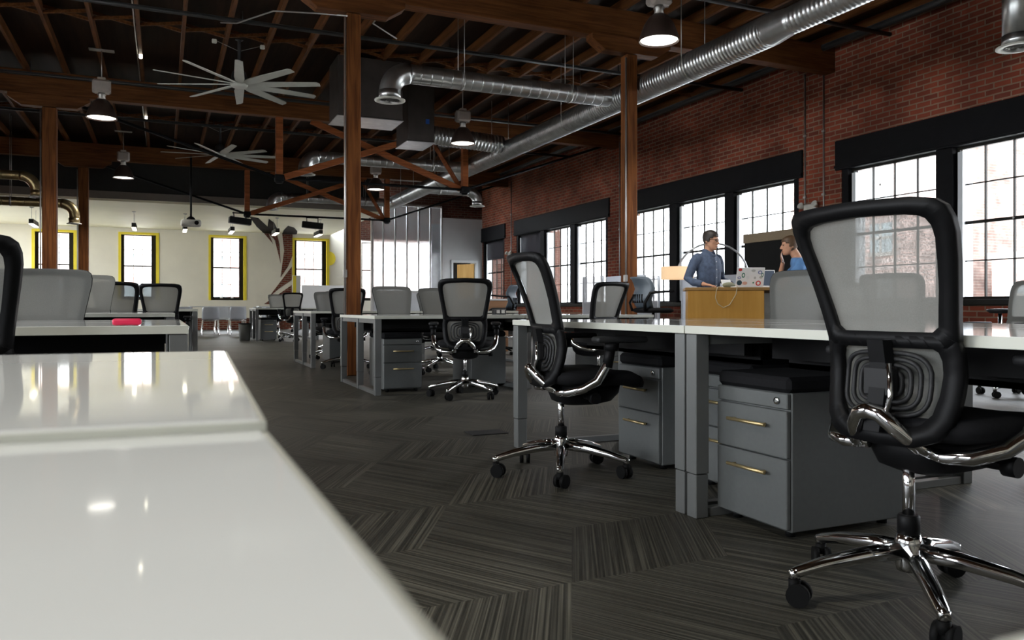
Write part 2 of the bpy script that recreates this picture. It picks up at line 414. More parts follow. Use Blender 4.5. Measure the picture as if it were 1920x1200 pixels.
wn = [0]; tn = [0]
def win_name(): wn[0] += 1; return 'window_%d' % wn[0]
def trim_name(): tn[0] += 1; return 'trim_%d' % tn[0]
def factory_window(y0, y1, z0, z1, x, shade=None):
    """steel window of 4 x 4 lights in the right wall"""
    t = struct(empty(win_name(), (x, (y0 + y1) / 2, z0)))
    w = y1 - y0; h = z1 - z0; f = .035
    a = MB()
    for s in (-1, 1): a.box((0, s * (w / 2 - f / 2), h / 2), (.06, f, h))
    a.box((0, 0, f / 2), (.06, w - 2 * f, f)); a.box((0, 0, h - f / 2), (.06, w - 2 * f, f))
    a.build('frame', M_sash, t)
    b = MB()
    for k in range(1, 4):
        b.box((0, -w / 2 + w * k / 4, h / 2), (.035, .015, h - 2 * f))
        b.box((0, 0, h * k / 4), (.034, w - 2 * f, .040 if k == 2 else .015))
    b.build('muntin_grid', M_sash, t)
    MB().box((.004, 0, h / 2), (.006, w - 2 * f, h - 2 * f)).build('pane', M_pane, t)
    MB().box((.03, w / 2 - f - .035, h / 2 - .02), (.2, .07, h - .1)).build('lit_jamb', M_jamb, t)  # white on one side only: daylight on the reveal put into colour
    MB().lathe([(.012, -.006), (.012, .006)], 10, M=Matrix.Translation((-.03, 0, h / 2)) @ Matrix.Rotation(PI / 2, 4, 'Y')).build('latch', M_galv, t)
    if shade:
        MB().box((-.045, 0, h - shade / 2), (.006, w - .03, shade)).build('roller_shade', M_shade2, t)
for gi, (g0, g1) in enumerate(GROUPS):
    nw = 3 if g1 - g0 > 3 else 1
    w = (g1 - g0 - .24 - .25 * (nw - 1)) / nw
    a = MB()
    a.lim(WX - .04, WX + .22, g0 - .1, g1 + .1, 2.93, 3.385, .008)
    a.lim(WX - .055, WX - .03, g0 - .1, g1 + .1, 2.96, 3.0)
    ys = [g0 + .12 + k * (w + .25) for k in range(nw)]
    a.lim(WX + .01, WX + .22, g0, g0 + .12, .91, 2.93); a.lim(WX + .01, WX + .22, g1 - .12, g1, .91, 2.93)
    for k in range(nw - 1): a.lim(WX - .01, WX + .2, ys[k] + w, ys[k + 1], .91, 2.93, .006)
    struct(a.build(trim_name(), M_black))
    s = MB(); s.lim(WX - .09, WX + .35, g0 - .06, g1 + .06, .83, .91, .008); struct(s.build(trim_name(), M_sash))
    for k in range(nw):
        sh = None
        if gi == 3 and k == 2: sh = .62
        if gi == 4 and k == 0: sh = .60
        factory_window(ys[k], ys[k] + w, .91, 2.93, WX + .12, sh)
def added_window(c, w, h, ax):  # simple unseen window, added for the daylight it lets in
    t = struct(empty(win_name(), c, 0 if ax == 'x' else PI / 2))
    a = MB()
    for k in range(4): a.box((-w / 2 + w * k / 3, 0, h / 2), (.06, .06, h))
    for z in (0.03, h / 2, h - .03): a.box((0, 0, z), (w, .05, .05))
    a.build('frame', M_sash, t); MB().box((0, 0.01, h / 2), (w, .006, h)).build('pane', M_pane, t)
for g in LG_ADDED: added_window((XL - .15, (g[0] + g[1]) / 2, .8), g[1] - g[0], 2.6, 'y')

# far wall with the deep yellow reveals of the lounge
FW = [(-4.05, -2.72), (-1.43, -.14), (1.52, 2.83), (4.50, 5.88), (7.15, 11.6)]
XR2 = 12.2
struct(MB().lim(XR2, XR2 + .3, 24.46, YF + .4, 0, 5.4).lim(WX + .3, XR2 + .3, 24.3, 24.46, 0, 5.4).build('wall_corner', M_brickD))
def wall_far():
    m = MB(); z0, z1 = 1.08, 3.46
    m.lim(XL, XR2, YF, YF + .4, .42, z0); m.lim(XL, 6.6, YF, YF + .4, z1, 3.7)
    xs = [XL] + [x for g in FW for x in g] + [XR2]
    for k in range(0, len(xs), 2): m.lim(xs[k], xs[k + 1], YF, YF + .4, z0, z1)
    struct(m.build('wall_far', M_white))
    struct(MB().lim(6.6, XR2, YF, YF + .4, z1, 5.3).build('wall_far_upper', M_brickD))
    struct(MB().lim(XL, XR2, YF - .015, YF + .4, 0, .42).build('wall_far_base', M_brickF))
    for k, (a, b) in enumerate(FW):
        if k < 4:
            f = MB(); q = .075
            f.lim(a - .005, a + q, YF - .02, YF + .30, z0, z1); f.lim(b - q - .02, b + .005, YF - .02, YF + .30, z0, z1)
            f.lim(a + q, b - q - .02, YF - .02, YF + .30, z1 - q, z1)
            struct(f.build(trim_name(), M_yellow))
        a2, b2 = a + .075, b - .095
        if k == 4: a2, b2 = a, b
        t = struct(empty(win_name(), ((a2 + b2) / 2, YF + .2, z0))); w = b2 - a2; h = z1 - .075 - z0
        s = MB(); r_ = .15 if k < 4 else .08; l_ = .10 if k < 4 else .06
        s.lim(-w / 2, -w / 2 + l_, -.05, .06, 0, h); s.lim(w / 2 - r_, w / 2, -.05, .06, 0, h)
        s.lim(-w / 2 + l_, w / 2 - r_, -.05, .06, 0, .12); s.lim(-w / 2 + l_, w / 2 - r_, -.05, .06, h - .03, h)
        s.build('sash', M_sash, t)
        g = MB(); x0, x1 = -w / 2 + l_, w / 2 - r_
        nc = 3 if k < 4 else 8
        for q in range(1, nc): g.box((x0 + (x1 - x0) * q / nc, 0, h / 2), (.02, .03, h - .1))
        g.box(((x0 + x1) / 2, 0, h * .52), (x1 - x0, .05, .05))
        for zz in (h * .25, h * .77): g.box(((x0 + x1) / 2, 0, zz), (x1 - x0, .03, .02))
        g.build('muntin_grid', M_sash, t)
        MB().lim(x0, x1, .004, .010, .1, h - .03).build('pane', M_pane, t)
        if k < 4:
            for q in (.3, .72): MB().box((x0 + (x1 - x0) * q, -.06, .09), (.09, .03, .035)).build('lift', M_jamb, t)
wall_far()
struct(MB().lim(XL, 5.9, 23.3, YF, 3.6, 3.67).build('ceiling_lounge', M_lceil))
struct(MB().lim(XL, 5.9, 23.3, 23.42, 3.67, 5.3).build('wall_bulkhead', M_dark))
struct(MB().lim(XL, 5.9, 23.25, 23.3, 3.66, 3.85, .004).build(trim_name(), M_taupe))
# grey wall with the doorway, polycarbonate partition beside it
PY = 24.3
m = MB(); m.lim(8.2, 8.52, PY, PY + .14, 0, 3.69); m.lim(9.44, WX, PY, PY + .14, 0, 3.69); m.lim(8.52, 9.44, PY, PY + .14, 2.32, 3.69)
struct(m.build('wall_grey', M_greyw))
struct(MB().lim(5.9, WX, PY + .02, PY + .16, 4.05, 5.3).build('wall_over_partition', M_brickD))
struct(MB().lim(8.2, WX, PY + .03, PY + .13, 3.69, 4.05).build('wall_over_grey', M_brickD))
d = struct(empty('door_1', (8.98, PY, 0)))
f = MB(); f.lim(-.46, -.40, -.03, .15, 0, 2.26); f.lim(.40, .46, -.03, .15, 0, 2.26); f.lim(-.46, .46, -.03, .15, 2.26, 2.34); f.build('door_frame', M_jamb, d)
lf = MB().lim(-.72, 0, -.02, .02, .01, 2.24).build('door_leaf', M_door, d, (.39, .13, 0), (0, 0, R(-60)))
MB().tube([(-.66, -.02, 1.02), (-.66, -.07, 1.02), (-.55, -.07, 1.02)], .012, 8).build('door_handle', M_chrome, lf)
struct(MB().lim(8.2, WX, PY + 1.1, PY + 1.2, 0, 3.6).build('wall_doorway_dark', M_doorshade))  # dark panel added behind the door in place of unlit space
pt = struct(empty('wall_partition', (5.9, PY, 0)))
pw = 2.3 / 6
fr = MB(); fr.lim(0, .07, -.04, .08, 0, 4.05)
fr.lim(0, 2.3, -.03, .07, 1.28, 1.34); fr.lim(0, 2.3, -.03, .07, 4.0, 4.06); fr.build('partition_frame', M_galvd, pt)
for k in range(6):
    MB().lim(k * pw + .012, (k + 1) * pw - .012, 0, .02, 1.34, 4.0).build('panel', M_poly, pt)
    MB().lim((k + 1) * pw - .02, (k + 1) * pw + .02, -.015, .035, 1.34, 4.0).build('seam_rail', M_galvd, pt)
MB().lim(.07, 2.3, 0, .05, 0, 1.28).build('lower_panel', M_greyw, pt)
for nm, y in (('baseboard_right', None),):
    struct(MB().lim(WX - .025, WX, YB, 24.3, 0, .12).build(nm, M_sash))

# cut-out mural on the lounge wall and ceiling
mu = empty('wall_mural', (4.0, YF, 1.0), 0, 'sweeping leaf-shaped brick cut-outs running from lounge ceiling down the white wall', 'mural')
Ml = Matrix.Translation((-4.0, -YF, -1.0))
def wall_poly(p): return MB().prism(p, 0, .012, Ml @ Matrix.Translation((0, YF, 0)) @ Matrix.Rotation(PI / 2, 4, 'X'))
def ceil_poly(p): return MB().prism(p, 3.588, 3.60, Ml)
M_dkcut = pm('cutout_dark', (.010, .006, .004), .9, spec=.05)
for p in ([(3.45, 3.6), (3.62, 3.6), (3.79, 3.2)], [(3.62, 3.6), (3.92, 3.6), (4.02, 3.2), (4.06, 2.47), (3.95, 2.95), (3.846, 3.35)],
          [(4.12, 3.6), (4.5, 3.6), (4.5, 2.78), (4.334, 2.357), (4.06, 1.948), (4.13, 2.5), (4.19, 2.96)],
          [(4.47, 2.36), (4.47, 1.85), (4.1, 1.6), (3.633, 1.2), (4.1, 1.85)], [(3.46, .94), (3.95, 1.28), (4.47, 1.66), (4.47, .94)]):
    wall_poly(p).build('leaf', M_brickF, mu)
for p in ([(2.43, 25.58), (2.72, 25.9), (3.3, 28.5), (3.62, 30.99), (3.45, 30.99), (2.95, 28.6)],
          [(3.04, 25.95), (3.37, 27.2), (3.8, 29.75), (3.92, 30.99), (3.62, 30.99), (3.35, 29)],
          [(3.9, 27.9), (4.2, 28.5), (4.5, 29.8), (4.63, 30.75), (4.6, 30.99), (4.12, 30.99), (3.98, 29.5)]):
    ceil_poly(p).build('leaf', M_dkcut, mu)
q = [(0, .27 * math.sin(R(a))) if False else (.3 * math.cos(R(a)) * .8, .27 * math.sin(R(a))) for a in range(-90, 91, 15)]
ydisc = MB().prism(q, 0, .05, Matrix.Translation((0, 0, 0)) @ Matrix.Rotation(PI / 2, 4, 'X')).build('wall_disc', M_yellow, None, (5.88, YF, 2.7))
tag(ydisc, 'yellow half disc on the lounge wall beside the window reveal', 'wall decoration')

# ------------------------------------------------------------------ ceiling
struct(MB().lim(XL - .3, WX + .3, YB - .3, 23.35, ZC, ZC + .1).lim(5.9, 12.5, 23.35, YF + .4, ZC, ZC + .1).build('ceiling', M_deck))
BEAMS = [-3.4, 3.0, 9.42, 15.85, 22.25]
blab = {9.42: 'heavy timber ceiling beam nearest the camera above the two tall posts', 15.85: 'heavy timber beam behind the large ceiling fan', 22.25: 'heavy timber beam before the dark bulkhead'}
for y in BEAMS:
    o = MB().lim(XL, WX, y - .1, y + .1, 4.47, 4.87, .008).build('ceiling_beam', M_beam)
    tag(o, blab.get(y, 'heavy timber ceiling beam above and behind the camera'), 'beam', 'timber beams crossing the room')
JX = [-.943 + .61 * k for k in range(-8, 18)]
for i, x in enumerate(JX):
    if x > WX - .1: continue
    o = MB().lim(-.025, .025, YB, 23.25, 4.87, ZC).build('ceiling_joist', M_joist, None, (x, 0, 0))
    tag(o, 'long timber roof joist running lengthwise under the dark deck', 'joist', 'roof joists')
    if i + 1 < len(JX) and JX[i + 1] < WX - .1:
        for y in (.3, 6.4, 12.7, 19.0):
            b = MB(); b.bar((.025, y, 4.9), (.585, y, 5.0), .035, .045); b.bar((.025, y + .06, 5.0), (.585, y + .06, 4.9), .035, .045)
            b.build('bridging', M_joist, o)
# posts with bolsters
for (x, y, s, lab) in ((2.05, 9.37, .17, 'reddish timber post in the middle, standing behind the first row of desks'),
                       (5.86, 9.35, .17, 'orange timber post on the right near the counter and brick wall'),
                       (-1.8, 15.85, .22, 'wide dark timber post farthest left in the photo'),
                       (-1.8, 22.25, .22, 'narrower timber post just right of the leftmost post')):
    t = empty('timber_post', (x, y, 0), 0, lab, 'post', 'timber posts')
    MB().box((0, 0, 2.13), (s, s, 4.26), .012).build('shaft', M_column, t)
    MB().prism([(-.62, .2), (.62, .2), (.62, .13), (.42, 0), (-.42, 0), (-.62, .13)], -.09, .09, Matrix.Translation((0, 0, 4.27)) @ Matrix.Rotation(PI / 2, 4, 'X')).build('bolster', M_beam, t)
    c = MB(); c.tube([(-s / 2 - .018, -s / 2, .3), (-s / 2 - .018, -s / 2, 4.2)], .012, 8)
    c.box((-s / 2 - .018, -s / 2 + .01, 1.2), (.04, .05, .09)).build('conduit', M_conduit, t)
# trusses
def truss(y, lab):
    t = empty('roof_truss', (3.95, y, 3.3), 0, lab, 'truss')
    def P(x, z): return (x - 3.95, 0, z - 3.3)
    for x in (2.05, 5.86):
        MB().box((x - 3.95, 0, .60), (.13, .13, 1.15), .008).build('hanger_post', M_truss, t)
        sh = MB().box((x - 3.95, 0, .0), (.17, .17, .13), .01); sh.lathe([(.06, -.10), (.08, -.06), (.08, .0)], 12, c=(x - 3.95, 0, 0)).build('shoe_plate', M_black, t)
    MB().bar((2.14 - 3.95, -.03, .02), (5.25 - 3.95, -.03, 1.17), .06, .12, .006).build('brace', M_truss, t)
    MB().bar((5.77 - 3.95, .035, .02), (2.66 - 3.95, .035, 1.17), .06, .12, .006).build('brace', M_truss, t)
    MB().bar((2.10 - 3.95, .1, .05), (2.1 - 3.95, .75, 1.15), .06, .09, .006).build('strut', M_truss, t)
    MB().bar((5.80 - 3.95, .1, .05), (5.3 - 3.95, .6, 1.15), .06, .09, .006).build('strut', M_truss, t)
    MB().tube([(-5.7, 0, 1.17), (2.05 - 3.95, 0, 0), (5.86 - 3.95, 0, 0), (9.5 - 3.95, 0, 1.3)], .028, 10).build('tie_rod', M_black, t)
truss(15.85, 'nearer roof truss with crossed timber braces, hanger posts and black tie rod')
truss(22.25, 'farther roof truss whose tie rod carries two black spotlights')

# ------------------------------------------------------------------ ducts
def ribbed(p0, p1, r, pitch, amp, n=20):
    p0, p1 = Vector(p0), Vector(p1); L = (p1 - p0).length; k = max(2, int(L / pitch)); pts, rs = [], []
    for i in range(k):
        for q, e in ((0, 0), (.12, 0), (.26, amp), (.44, amp), (.58, 0)):
            pts.append(p0 + (p1 - p0) * ((i + q) / k)); rs.append(r + e)
    pts.append(p1); rs.append(r)
    return MB().tube(pts, rs, n, True)
DX, DZ = 6.15, 3.87
dt = empty('spiral_duct', (DX, 10, DZ), 0, 'long ribbed galvanised main air duct running diagonally under the ceiling', 'duct')
def D(x, y, z): return (x - DX, y - 10, z - DZ)
ribbed(D(DX, 6.9, DZ), D(DX, 23.0, DZ), .172, .06, .008).build('duct_run', M_galv, dt)
ribbed(D(DX, -3, DZ), D(DX, 6.55, DZ), .142, .06, .008).build('narrow_run', M_galv, dt)
MB().tube([D(DX, 6.5, DZ), D(DX, 6.58, DZ), D(DX, 6.86, DZ), D(DX, 6.95, DZ)], [.146, .146, .178, .178], 24).build('reducer', M_galv, dt)
MB().lathe([(.17, 0), (.14, .08), (.04, .13)], 20, M=Matrix.Translation(D(DX, 23.0, DZ)) @ Matrix.Rotation(-PI / 2, 4, 'X')).build('end_cap', M_galv, dt)
for y in (3.2, 8.3, 11.6, 14.6, 18.2, 21.2):
    cl = MB(); cl.tube([D(DX, y - .02, DZ), D(DX, y + .02, DZ)], .183, 24)
    cl.tube([D(DX - .18, y, DZ), D(DX - .18, y, 4.9)], .006, 6); cl.tube([D(DX + .18, y, DZ), D(DX + .18, y, 4.9)], .006, 6)
    cl.build('hanger_band', M_galvd, dt)
def branch(y, xe, zd, r, lab, sgn=-1, seam=.14, mat=None, x0=None, z=DZ, ring=.2):
    """horizontal branch ending in an elbow and a round diffuser"""
    mat = mat or M_galv
    xs = (DX + sgn * .165) if x0 is None else x0
    t = empty('branch_duct', (xe, y, zd), 0, lab, 'duct', 'branch ducts with round diffusers')
    re = .26
    xt = xe - sgn * re
    k = max(2, int(abs(xt - xs) / seam)); pts, rs = [], []
    for i in range(k):
        for q, e in ((0, 0), (.03, 0), (.05, -.007), (.10, -.007), (.12, 0), (.15, 0), (.5, 0)):
            pts.append((xs + (xt - xs) * ((i + q) / k) - xe, 0, z - zd)); rs.append(r + e)
    pts.append((xt - xe, 0, z - zd)); rs.append(r)
    MB().tube(pts, rs, 20).build('duct_run', mat, t)
    el = [(xt - xe + sgn * re * math.sin(R(a)), 0, z - zd - re * (1 - math.cos(R(a)))) for a in range(0, 91, 10)]
    el.append((0, 0, .10))
    MB().tube(el, [r * 1.06] + [r * 1.12] * (len(el) - 1), 20, up=(0, 1, 0)).build('elbow', mat, t)
    MB().lathe([(r * 1.15, .02), (r * 1.15, .13)], 24).build('collar', mat, t)
    MB().lathe([(r * 1.0, .03), (ring, .012), (ring, 0), (ring * .74, -.004), (ring * .70, .03)], 32, caps=False).build('diffuser_ring', M_grille, t)
    for xx in (xe + (xs - xe) * .3, xe + (xs - xe) * .8):
        h = MB(); h.tube([(xx - xe - .02, 0, z - zd), (xx - xe + .02, 0, z - zd)], r + .008, 20)
        h.tube([(xx - xe, r, z - zd), (xx - xe, r, ZC - zd)], .005, 6); h.tube([(xx - xe, -r, z - zd), (xx - xe, -r, ZC - zd)], .005, 6); h.build('hanger', M_galvd, t)
    g = MB()
    for q in (.58, .44, .30, .16): g.lathe([(ring * q * 1.12, -.002), (ring * q, .03), (ring * q * .96, .03), (ring * q * 1.05, -.004)], 28, caps=False)
    g.lathe([(ring * .72, .04), (.01, .04)], 24, caps=False); g.build('louvre', M_galvd, t)
    return t
branch(10.1, 2.70, 3.49, .125, 'nearest branch duct, elbow and round diffuser left of middle post bay')
branch(16.4, 2.63, 3.49, .12, 'second branch duct crossing behind the near truss braces')
branch(22.75, 2.73, 3.50, .12, 'farthest left-hand branch duct, just before the bulkhead')
branch(19.7, 7.64, 3.49, .12, 'short branch duct with elbow turning down by the grey wall', 1)
branch(5.43, 8.1, 3.49, .125, 'branch duct elbow and diffuser at the top right corner of the photo', 1, z=4.28, x0=DX)
branch(17.0, -2.15, 2.84, .085, 'upper bronze-tinted duct elbow at the left edge behind the posts', 1, mat=M_bronze, x0=-5.9, z=3.23, ring=.13)
branch(20.3, -1.83, 2.68, .10, 'lower bronze-tinted duct elbow ending beside the second left post', 1, mat=M_bronze, x0=-5.9, z=3.13, ring=.15)
for (x0, x1, y0, y1, z0, z1, lab) in ((2.58, 3.65, 12.85, 13.58, 3.90, 4.885, 'large sheet-metal plenum box with bright underside behind middle post'),
                                      (4.0, 4.5, 13.75, 14.5, 3.78, 4.885, 'smaller sheet-metal plenum box joined to the ribbed cross duct')):
    t = empty('plenum_box', ((x0 + x1) / 2, (y0 + y1) / 2, z0), 0, lab, 'duct')
    MB().box((0, 0, (z1 - z0) / 2 + .012), (x1 - x0, y1 - y0, z1 - z0 - .024), .006).build('casing', M_case, t)
    MB().box((0, 0, .006), (x1 - x0 + .03, y1 - y0 + .03, .012)).build('bottom_plate', M_galv, t)
    MB().box((-(x1 - x0) / 2 + .82 if x0 < 3 else .12, -(y1 - y0) / 2 - .003, .42 if x0 < 3 else .38), (.07, .004, .09), M=Matrix.Rotation(0, 4, 'Y')).build('tape', M_tape, t)
t = ribbed((4.51, 14.15, 4.02), (DX - .16, 14.15, 3.95), .165, .07, .009).build('cross_duct', M_galv)
tag(t, 'ribbed cross duct joining the plenum box to the main duct', 'duct')
# pipes
for k, (y, z, lab) in enumerate(((11.5, 4.74, 'black sprinkler pipe crossing the ceiling in front of the large fan'), (15.2, 4.66, 'black sprinkler pipe crossing just before the second beam'), (8.3, 4.74, 'black sprinkler pipe crossing before the nearest beam'), (18.2, 4.70, 'black sprinkler pipe crossing near the far fan'))):
    p = MB().tube([(XL, y, z), (WX, y, z)], .03, 10); 
    for x in range(-5, 10, 3): p.tube([(x, y, z), (x, y, 4.88)], .008, 6)
    tag(p.build('sprinkler_pipe', M_pipe), lab, 'pipe', 'sprinkler pipes')
tag(MB().tube([(9.35, YB, 4.82), (9.35, 24.2, 4.82)], .05, 12).build('wall_pipe', M_pipe), 'black pipe running along the top of the brick wall', 'pipe')
for (y, lab) in ((9.55, 'vertical steel conduit on the brick pier left of the big window'), (9.95, 'second vertical conduit on the brick pier above the exit light'), (15.7, 'vertical conduit on the brick pier behind the orange post'), (21.9, 'vertical conduit on the farthest brick pier')):
    c = MB(); c.tube([(WX - .012, y, 0), (WX - .012, y, 4.6)], .013, 8)
    for z in (2.6, 3.6): c.box((WX - .015, y, z), (.03, .06, .03))
    tag(c.build('conduit', M_conduit), lab, 'conduit')
for (x, lab) in ((.3 - .04, 'thin conduit along a joist above the left lamp'), (-.34 - .04, 'thin conduit along the joist left of the near lamp')):
    tag(MB().tube([(x, 2, 4.88), (x, 22, 4.88)], .010, 6).build('joist_conduit', M_conduit), lab, 'conduit')
# flexible cables hung by the middle post
tag(MB().tube([(2.3, 9.0, 4.9), (2.35, 9.3, 4.7), (2.6, 9.6, 4.62), (2.5, 10.2, 4.5), (2.9, 10.5, 4.45)], .010, 6).build('hanging_cable', M_conduit), 'pale flexible cable looping under the joists beside the middle post', 'cable')
tag(MB().tube([(1.96, 9.25, 4.2), (1.7, 10.0, 4.45), (1.3, 10.6, 4.62), (.9, 11.2, 4.6), (.75, 12.0, 4.85)], .010, 6).build('hanging_cable', M_conduit), 'pale flexible cable looping from the middle post towards the fan', 'cable')

# ------------------------------------------------------------------ lamps and fans
def high_bay(x, y, lab):
    t = empty('high_bay_lamp', (x, y, 3.79), 0, lab, 'lamp', 'high bay lamps')
    MB().lathe([(.225, 0), (.228, .012), (.20, .10), (.165, .19), (.11, .27), (.07, .30), (.065, .30), (.10, .26), (.155, .185), (.19, .10), (.215, .012), (.22, 0)], 28, caps=False).build('reflector', M_shade, t)
    MB().lathe([(.205, .018), (.205, .024)], 28).build('lens', M_lens, t)
    MB().lathe([(.06, .29), (.05, .35), (.065, .37), (.05, .40)], 16).build('neck', M_galvd, t)
    la = bpy.data.lights.new('lamp_light', 'AREA'); la.shape = 'DISK'; la.size = .36; la.energy = 42; la.color = (1, .97, .91); la.spread = R(125)
    lo = bpy.data.objects.new('lamp_light', la); COL.objects.link(lo); lo.parent = t; lo.location = (0, 0, .008)
    b = MB(); b.box((0, 0, .50), (.26, .20, .20), .03); b.box((0, 0, .62), (.12, .10, .05), .01); b.box((0, 0, .50), (.265, .03, .205), .01); b.build('ballast_box', M_ballast, t)
    MB().tube([(0, 0, .64), (0, 0, 1.085)], .007, 6).box((0, 0, 1.075), (.36, .12, .014)).build('chain', M_galvd, t)
for a in ((5.1, 7.51, 'largest lit bell lamp, upper right in front of the main duct'), (5.01, 13.65, 'lit bell lamp hanging in front of the ribbed cross duct'),
          (4.94, 19.85, 'small lit bell lamp seen low between the trusses'), (-.89, 14.1, 'lit bell lamp hanging left of the large fan'),
          (-.84, 20.4, 'lit bell lamp hanging left of the small fan'), (5.0, 1.3, 'lit bell lamp over the desks outside the right edge'),
          (-.87, 7.6, 'lit bell lamp above the left desks outside the view'), (-.87, 1.3, 'lit bell lamp over the desks behind the camera')):
    high_bay(*a)
def fan(x, y, a0, lab):
    t = empty('ceiling_fan', (x, y, 4.2), 0, lab, 'fan', 'ceiling fans')
    MB().lathe([(.02, -.05), (.11, -.045), (.13, -.01), (.12, .03), (.05, .05)], 24).build('hub', M_fan, t)
    MB().lathe([(.10, .05), (.12, .10), (.10, .18), (.04, .22), (.025, .24), (.025, .66), (.06, .67)], 20).build('motor_rod', M_plast2, t)
    for k in range(10):
        a = a0 + 2 * PI * k / 10; ca, sa = math.cos(a), math.sin(a)
        m = MB().prism([(.10, -.05), (.35, -.075), (1.18, -.06), (1.22, -.03), (1.22, .045), (.35, .075), (.10, .05)], -.006, .006, Matrix.Rotation(a, 4, 'Z') @ Matrix.Rotation(R(-14), 4, 'X'))
        m.build('blade', M_fan, t)
    for s in (-1, 1):
        w = MB(); w.tube([(0, 0, .5), (s * .35, .1, .66)], .004, 6)
        w.build('guy_wire', M_galvd, t); MB().box((s * .35, .1, .64), (.07, .05, .06), .01).build('clamp', M_grille, t)
fan(1.06, 12.74, R(13.3), 'large pale ten-blade ceiling fan, upper left')
fan(1.16, 18.77, R(28), 'smaller-looking ten-blade ceiling fan farther back')
for (x, y, lab) in ((-.33, 14.1, 'tiny warm clip light on the joist left of the large fan'), (-.33, 18.6, 'tiny warm clip light on a joist behind the left lamp')):
    tag(MB().box((x, y, 4.845), (.05, .05, .07), .01).build('clip_light', M_bar), lab, 'lamp')
# lounge pendants
for i, x in enumerate((-3.35, -2.1, -.78, .60, 1.93, 3.25, 4.58)):
    t = empty('pendant_light', (x, 26.0, 3.17), 0, ['first', 'second', 'third', 'fourth', 'fifth', 'sixth', 'seventh'][i] + ' short bar pendant from the left under the lounge ceiling', 'lamp', 'lounge bar pendants')
    MB().box((0, 0, .03), (.12, 1.0, .13), .006).build('housing', M_plast2, t)
    MB().box((0, 0, -.045), (.105, .98, .012)).build('diffuser', M_bar, t)
    c = MB(); c.tube([(0, -.4, .1), (0, -.4, .43)], .005, 6); c.tube([(0, .4, .1), (0, .4, .43)], .005, 6); c.lathe([(.05, .41), (.05, .43)], 12, c=(0, -.4, 0)); c.build('cord', M_galvd, t)
# projector and spotlights
t = empty('projector', (.615, 20.7, 2.75), 0, 'white ceiling projector on a black pole before the lounge', 'projector')
MB().box((0, 0, .09), (.46, .36, .16), .05, seg=3).build('body', M_grille, t)
MB().tube([(0, 0, .24), (0, 0, 1.72)], .025, 10).build('pole', M_plast, t)
MB().lathe([(.10, .17), (.10, .20), (.05, .25)], 16).build('mount', M_plast, t)
MB().lathe([(.05, 0), (.05, .03), (.04, .03)], 16, M=Matrix.Translation((.12, -.18, .09)) @ Matrix.Rotation(PI / 2, 4, 'X')).build('lens', M_plast, t)
for (x, z, rz, lab) in ((1.86, 3.09, .12, 'black box spotlight under the tie rod beside left truss hanger'), (3.74, 3.05, -.1, 'black box spotlight under the middle of the tie rod')):
    t = empty('box_spotlight', (x, 22.1, z), rz, lab, 'lamp', 'box spotlights')
    MB().box((0, 0, 0), (.56, .2, .17), .012, M=Matrix.Rotation(R(5), 4, 'Y')).build('housing', M_plast, t)
    c = MB(); c.bar((-.15, 0, .08), (-.15, .1, .24), .02, .02); c.bar((.15, 0, .08), (.15, .1, .24), .02, .02); c.box((0, .12, .22), (.34, .03, .03)); c.build('bracket', M_plast, t)
for (y, lab) in ((9.8, 'white twin-head emergency light on the near brick pier'), (21.9, 'white emergency light on the farthest brick pier')):
    t = empty('emergency_light', (WX, y, 2.36), 0, lab, 'lamp', 'emergency lights')
    MB().box((-.04, 0, .06), (.08, .26, .11), .02).build('housing', M_grille, t)
    for s in (-1, 1): MB().lathe([(.03, 0), (.055, .07), (.05, .075)], 14, M=Matrix.Translation((-.06, s * .15, .07)) @ Matrix.Rotation(R(-60), 4, 'Y')).build('lamp_head', M_grille, t)
# ------------------------------------------------------------------ task chairs (origin on the floor, facing +Y)
def lerp_tab(tab, z):
    if z <= tab[0][0]: return tab[0][1]
    for (a, va), (b, vb) in zip(tab, tab[1:]):
        if z <= b: 
            t = (z - a) / (b - a); t = t * t * (3 - 2 * t) if False else t
            return va + (vb - va) * t
    return tab[-1][1]
YT = [(.42, -.222), (.47, -.212), (.52, -.200), (.57, -.190), (.62, -.186), (.67, -.192), (.72, -.204), (.78, -.221), (.84, -.240), (.90, -.262), (.96, -.287), (1.02, -.314), (1.07, -.338)]
def back_pt(x, z, off=0.):
    x *= .935
    return Vector((x, lerp_tab(YT, z) + .60 * x * x + off, z))
def densify(h, k=4):
    out = []
    for (a, b), (c, d) in zip(h, h[1:]):
        for q in range(k): out.append((a + (c - a) * q / k, b + (d - b) * q / k))
    out.append(h[-1]); return out
def closed(half):
    h = densify(half)
    return h + [(-x, z) for x, z in h[-2:0:-1]]
UO = [(0, .683), (.185, .683), (.208, .70), (.216, .76), (.229, .83), (.243, .90), (.255, .965), (.256, 1.0), (.248, 1.03), (.226, 1.047), (.18, 1.054), (0, 1.058)]
UI = [(0, .722), (.150, .722), (.168, .736), (.176, .78), (.187, .83), (.199, .90), (.208, .955), (.207, .983), (.197, 1.001), (.178, 1.010), (.13, 1.016), (0, 1.020)]
LO = [(0, .425), (.11, .428), (.165, .448), (.196, .49), (.208, .54), (.214, .60), (.214, .66), (.208, .70), (.185, .712), (0, .712)]
LI = [(0, .472), (.085, .474), (.122, .487), (.148, .515), (.160, .56), (.166, .61), (.166, .65), (.158, .672), (.145, .680), (0, .680)]
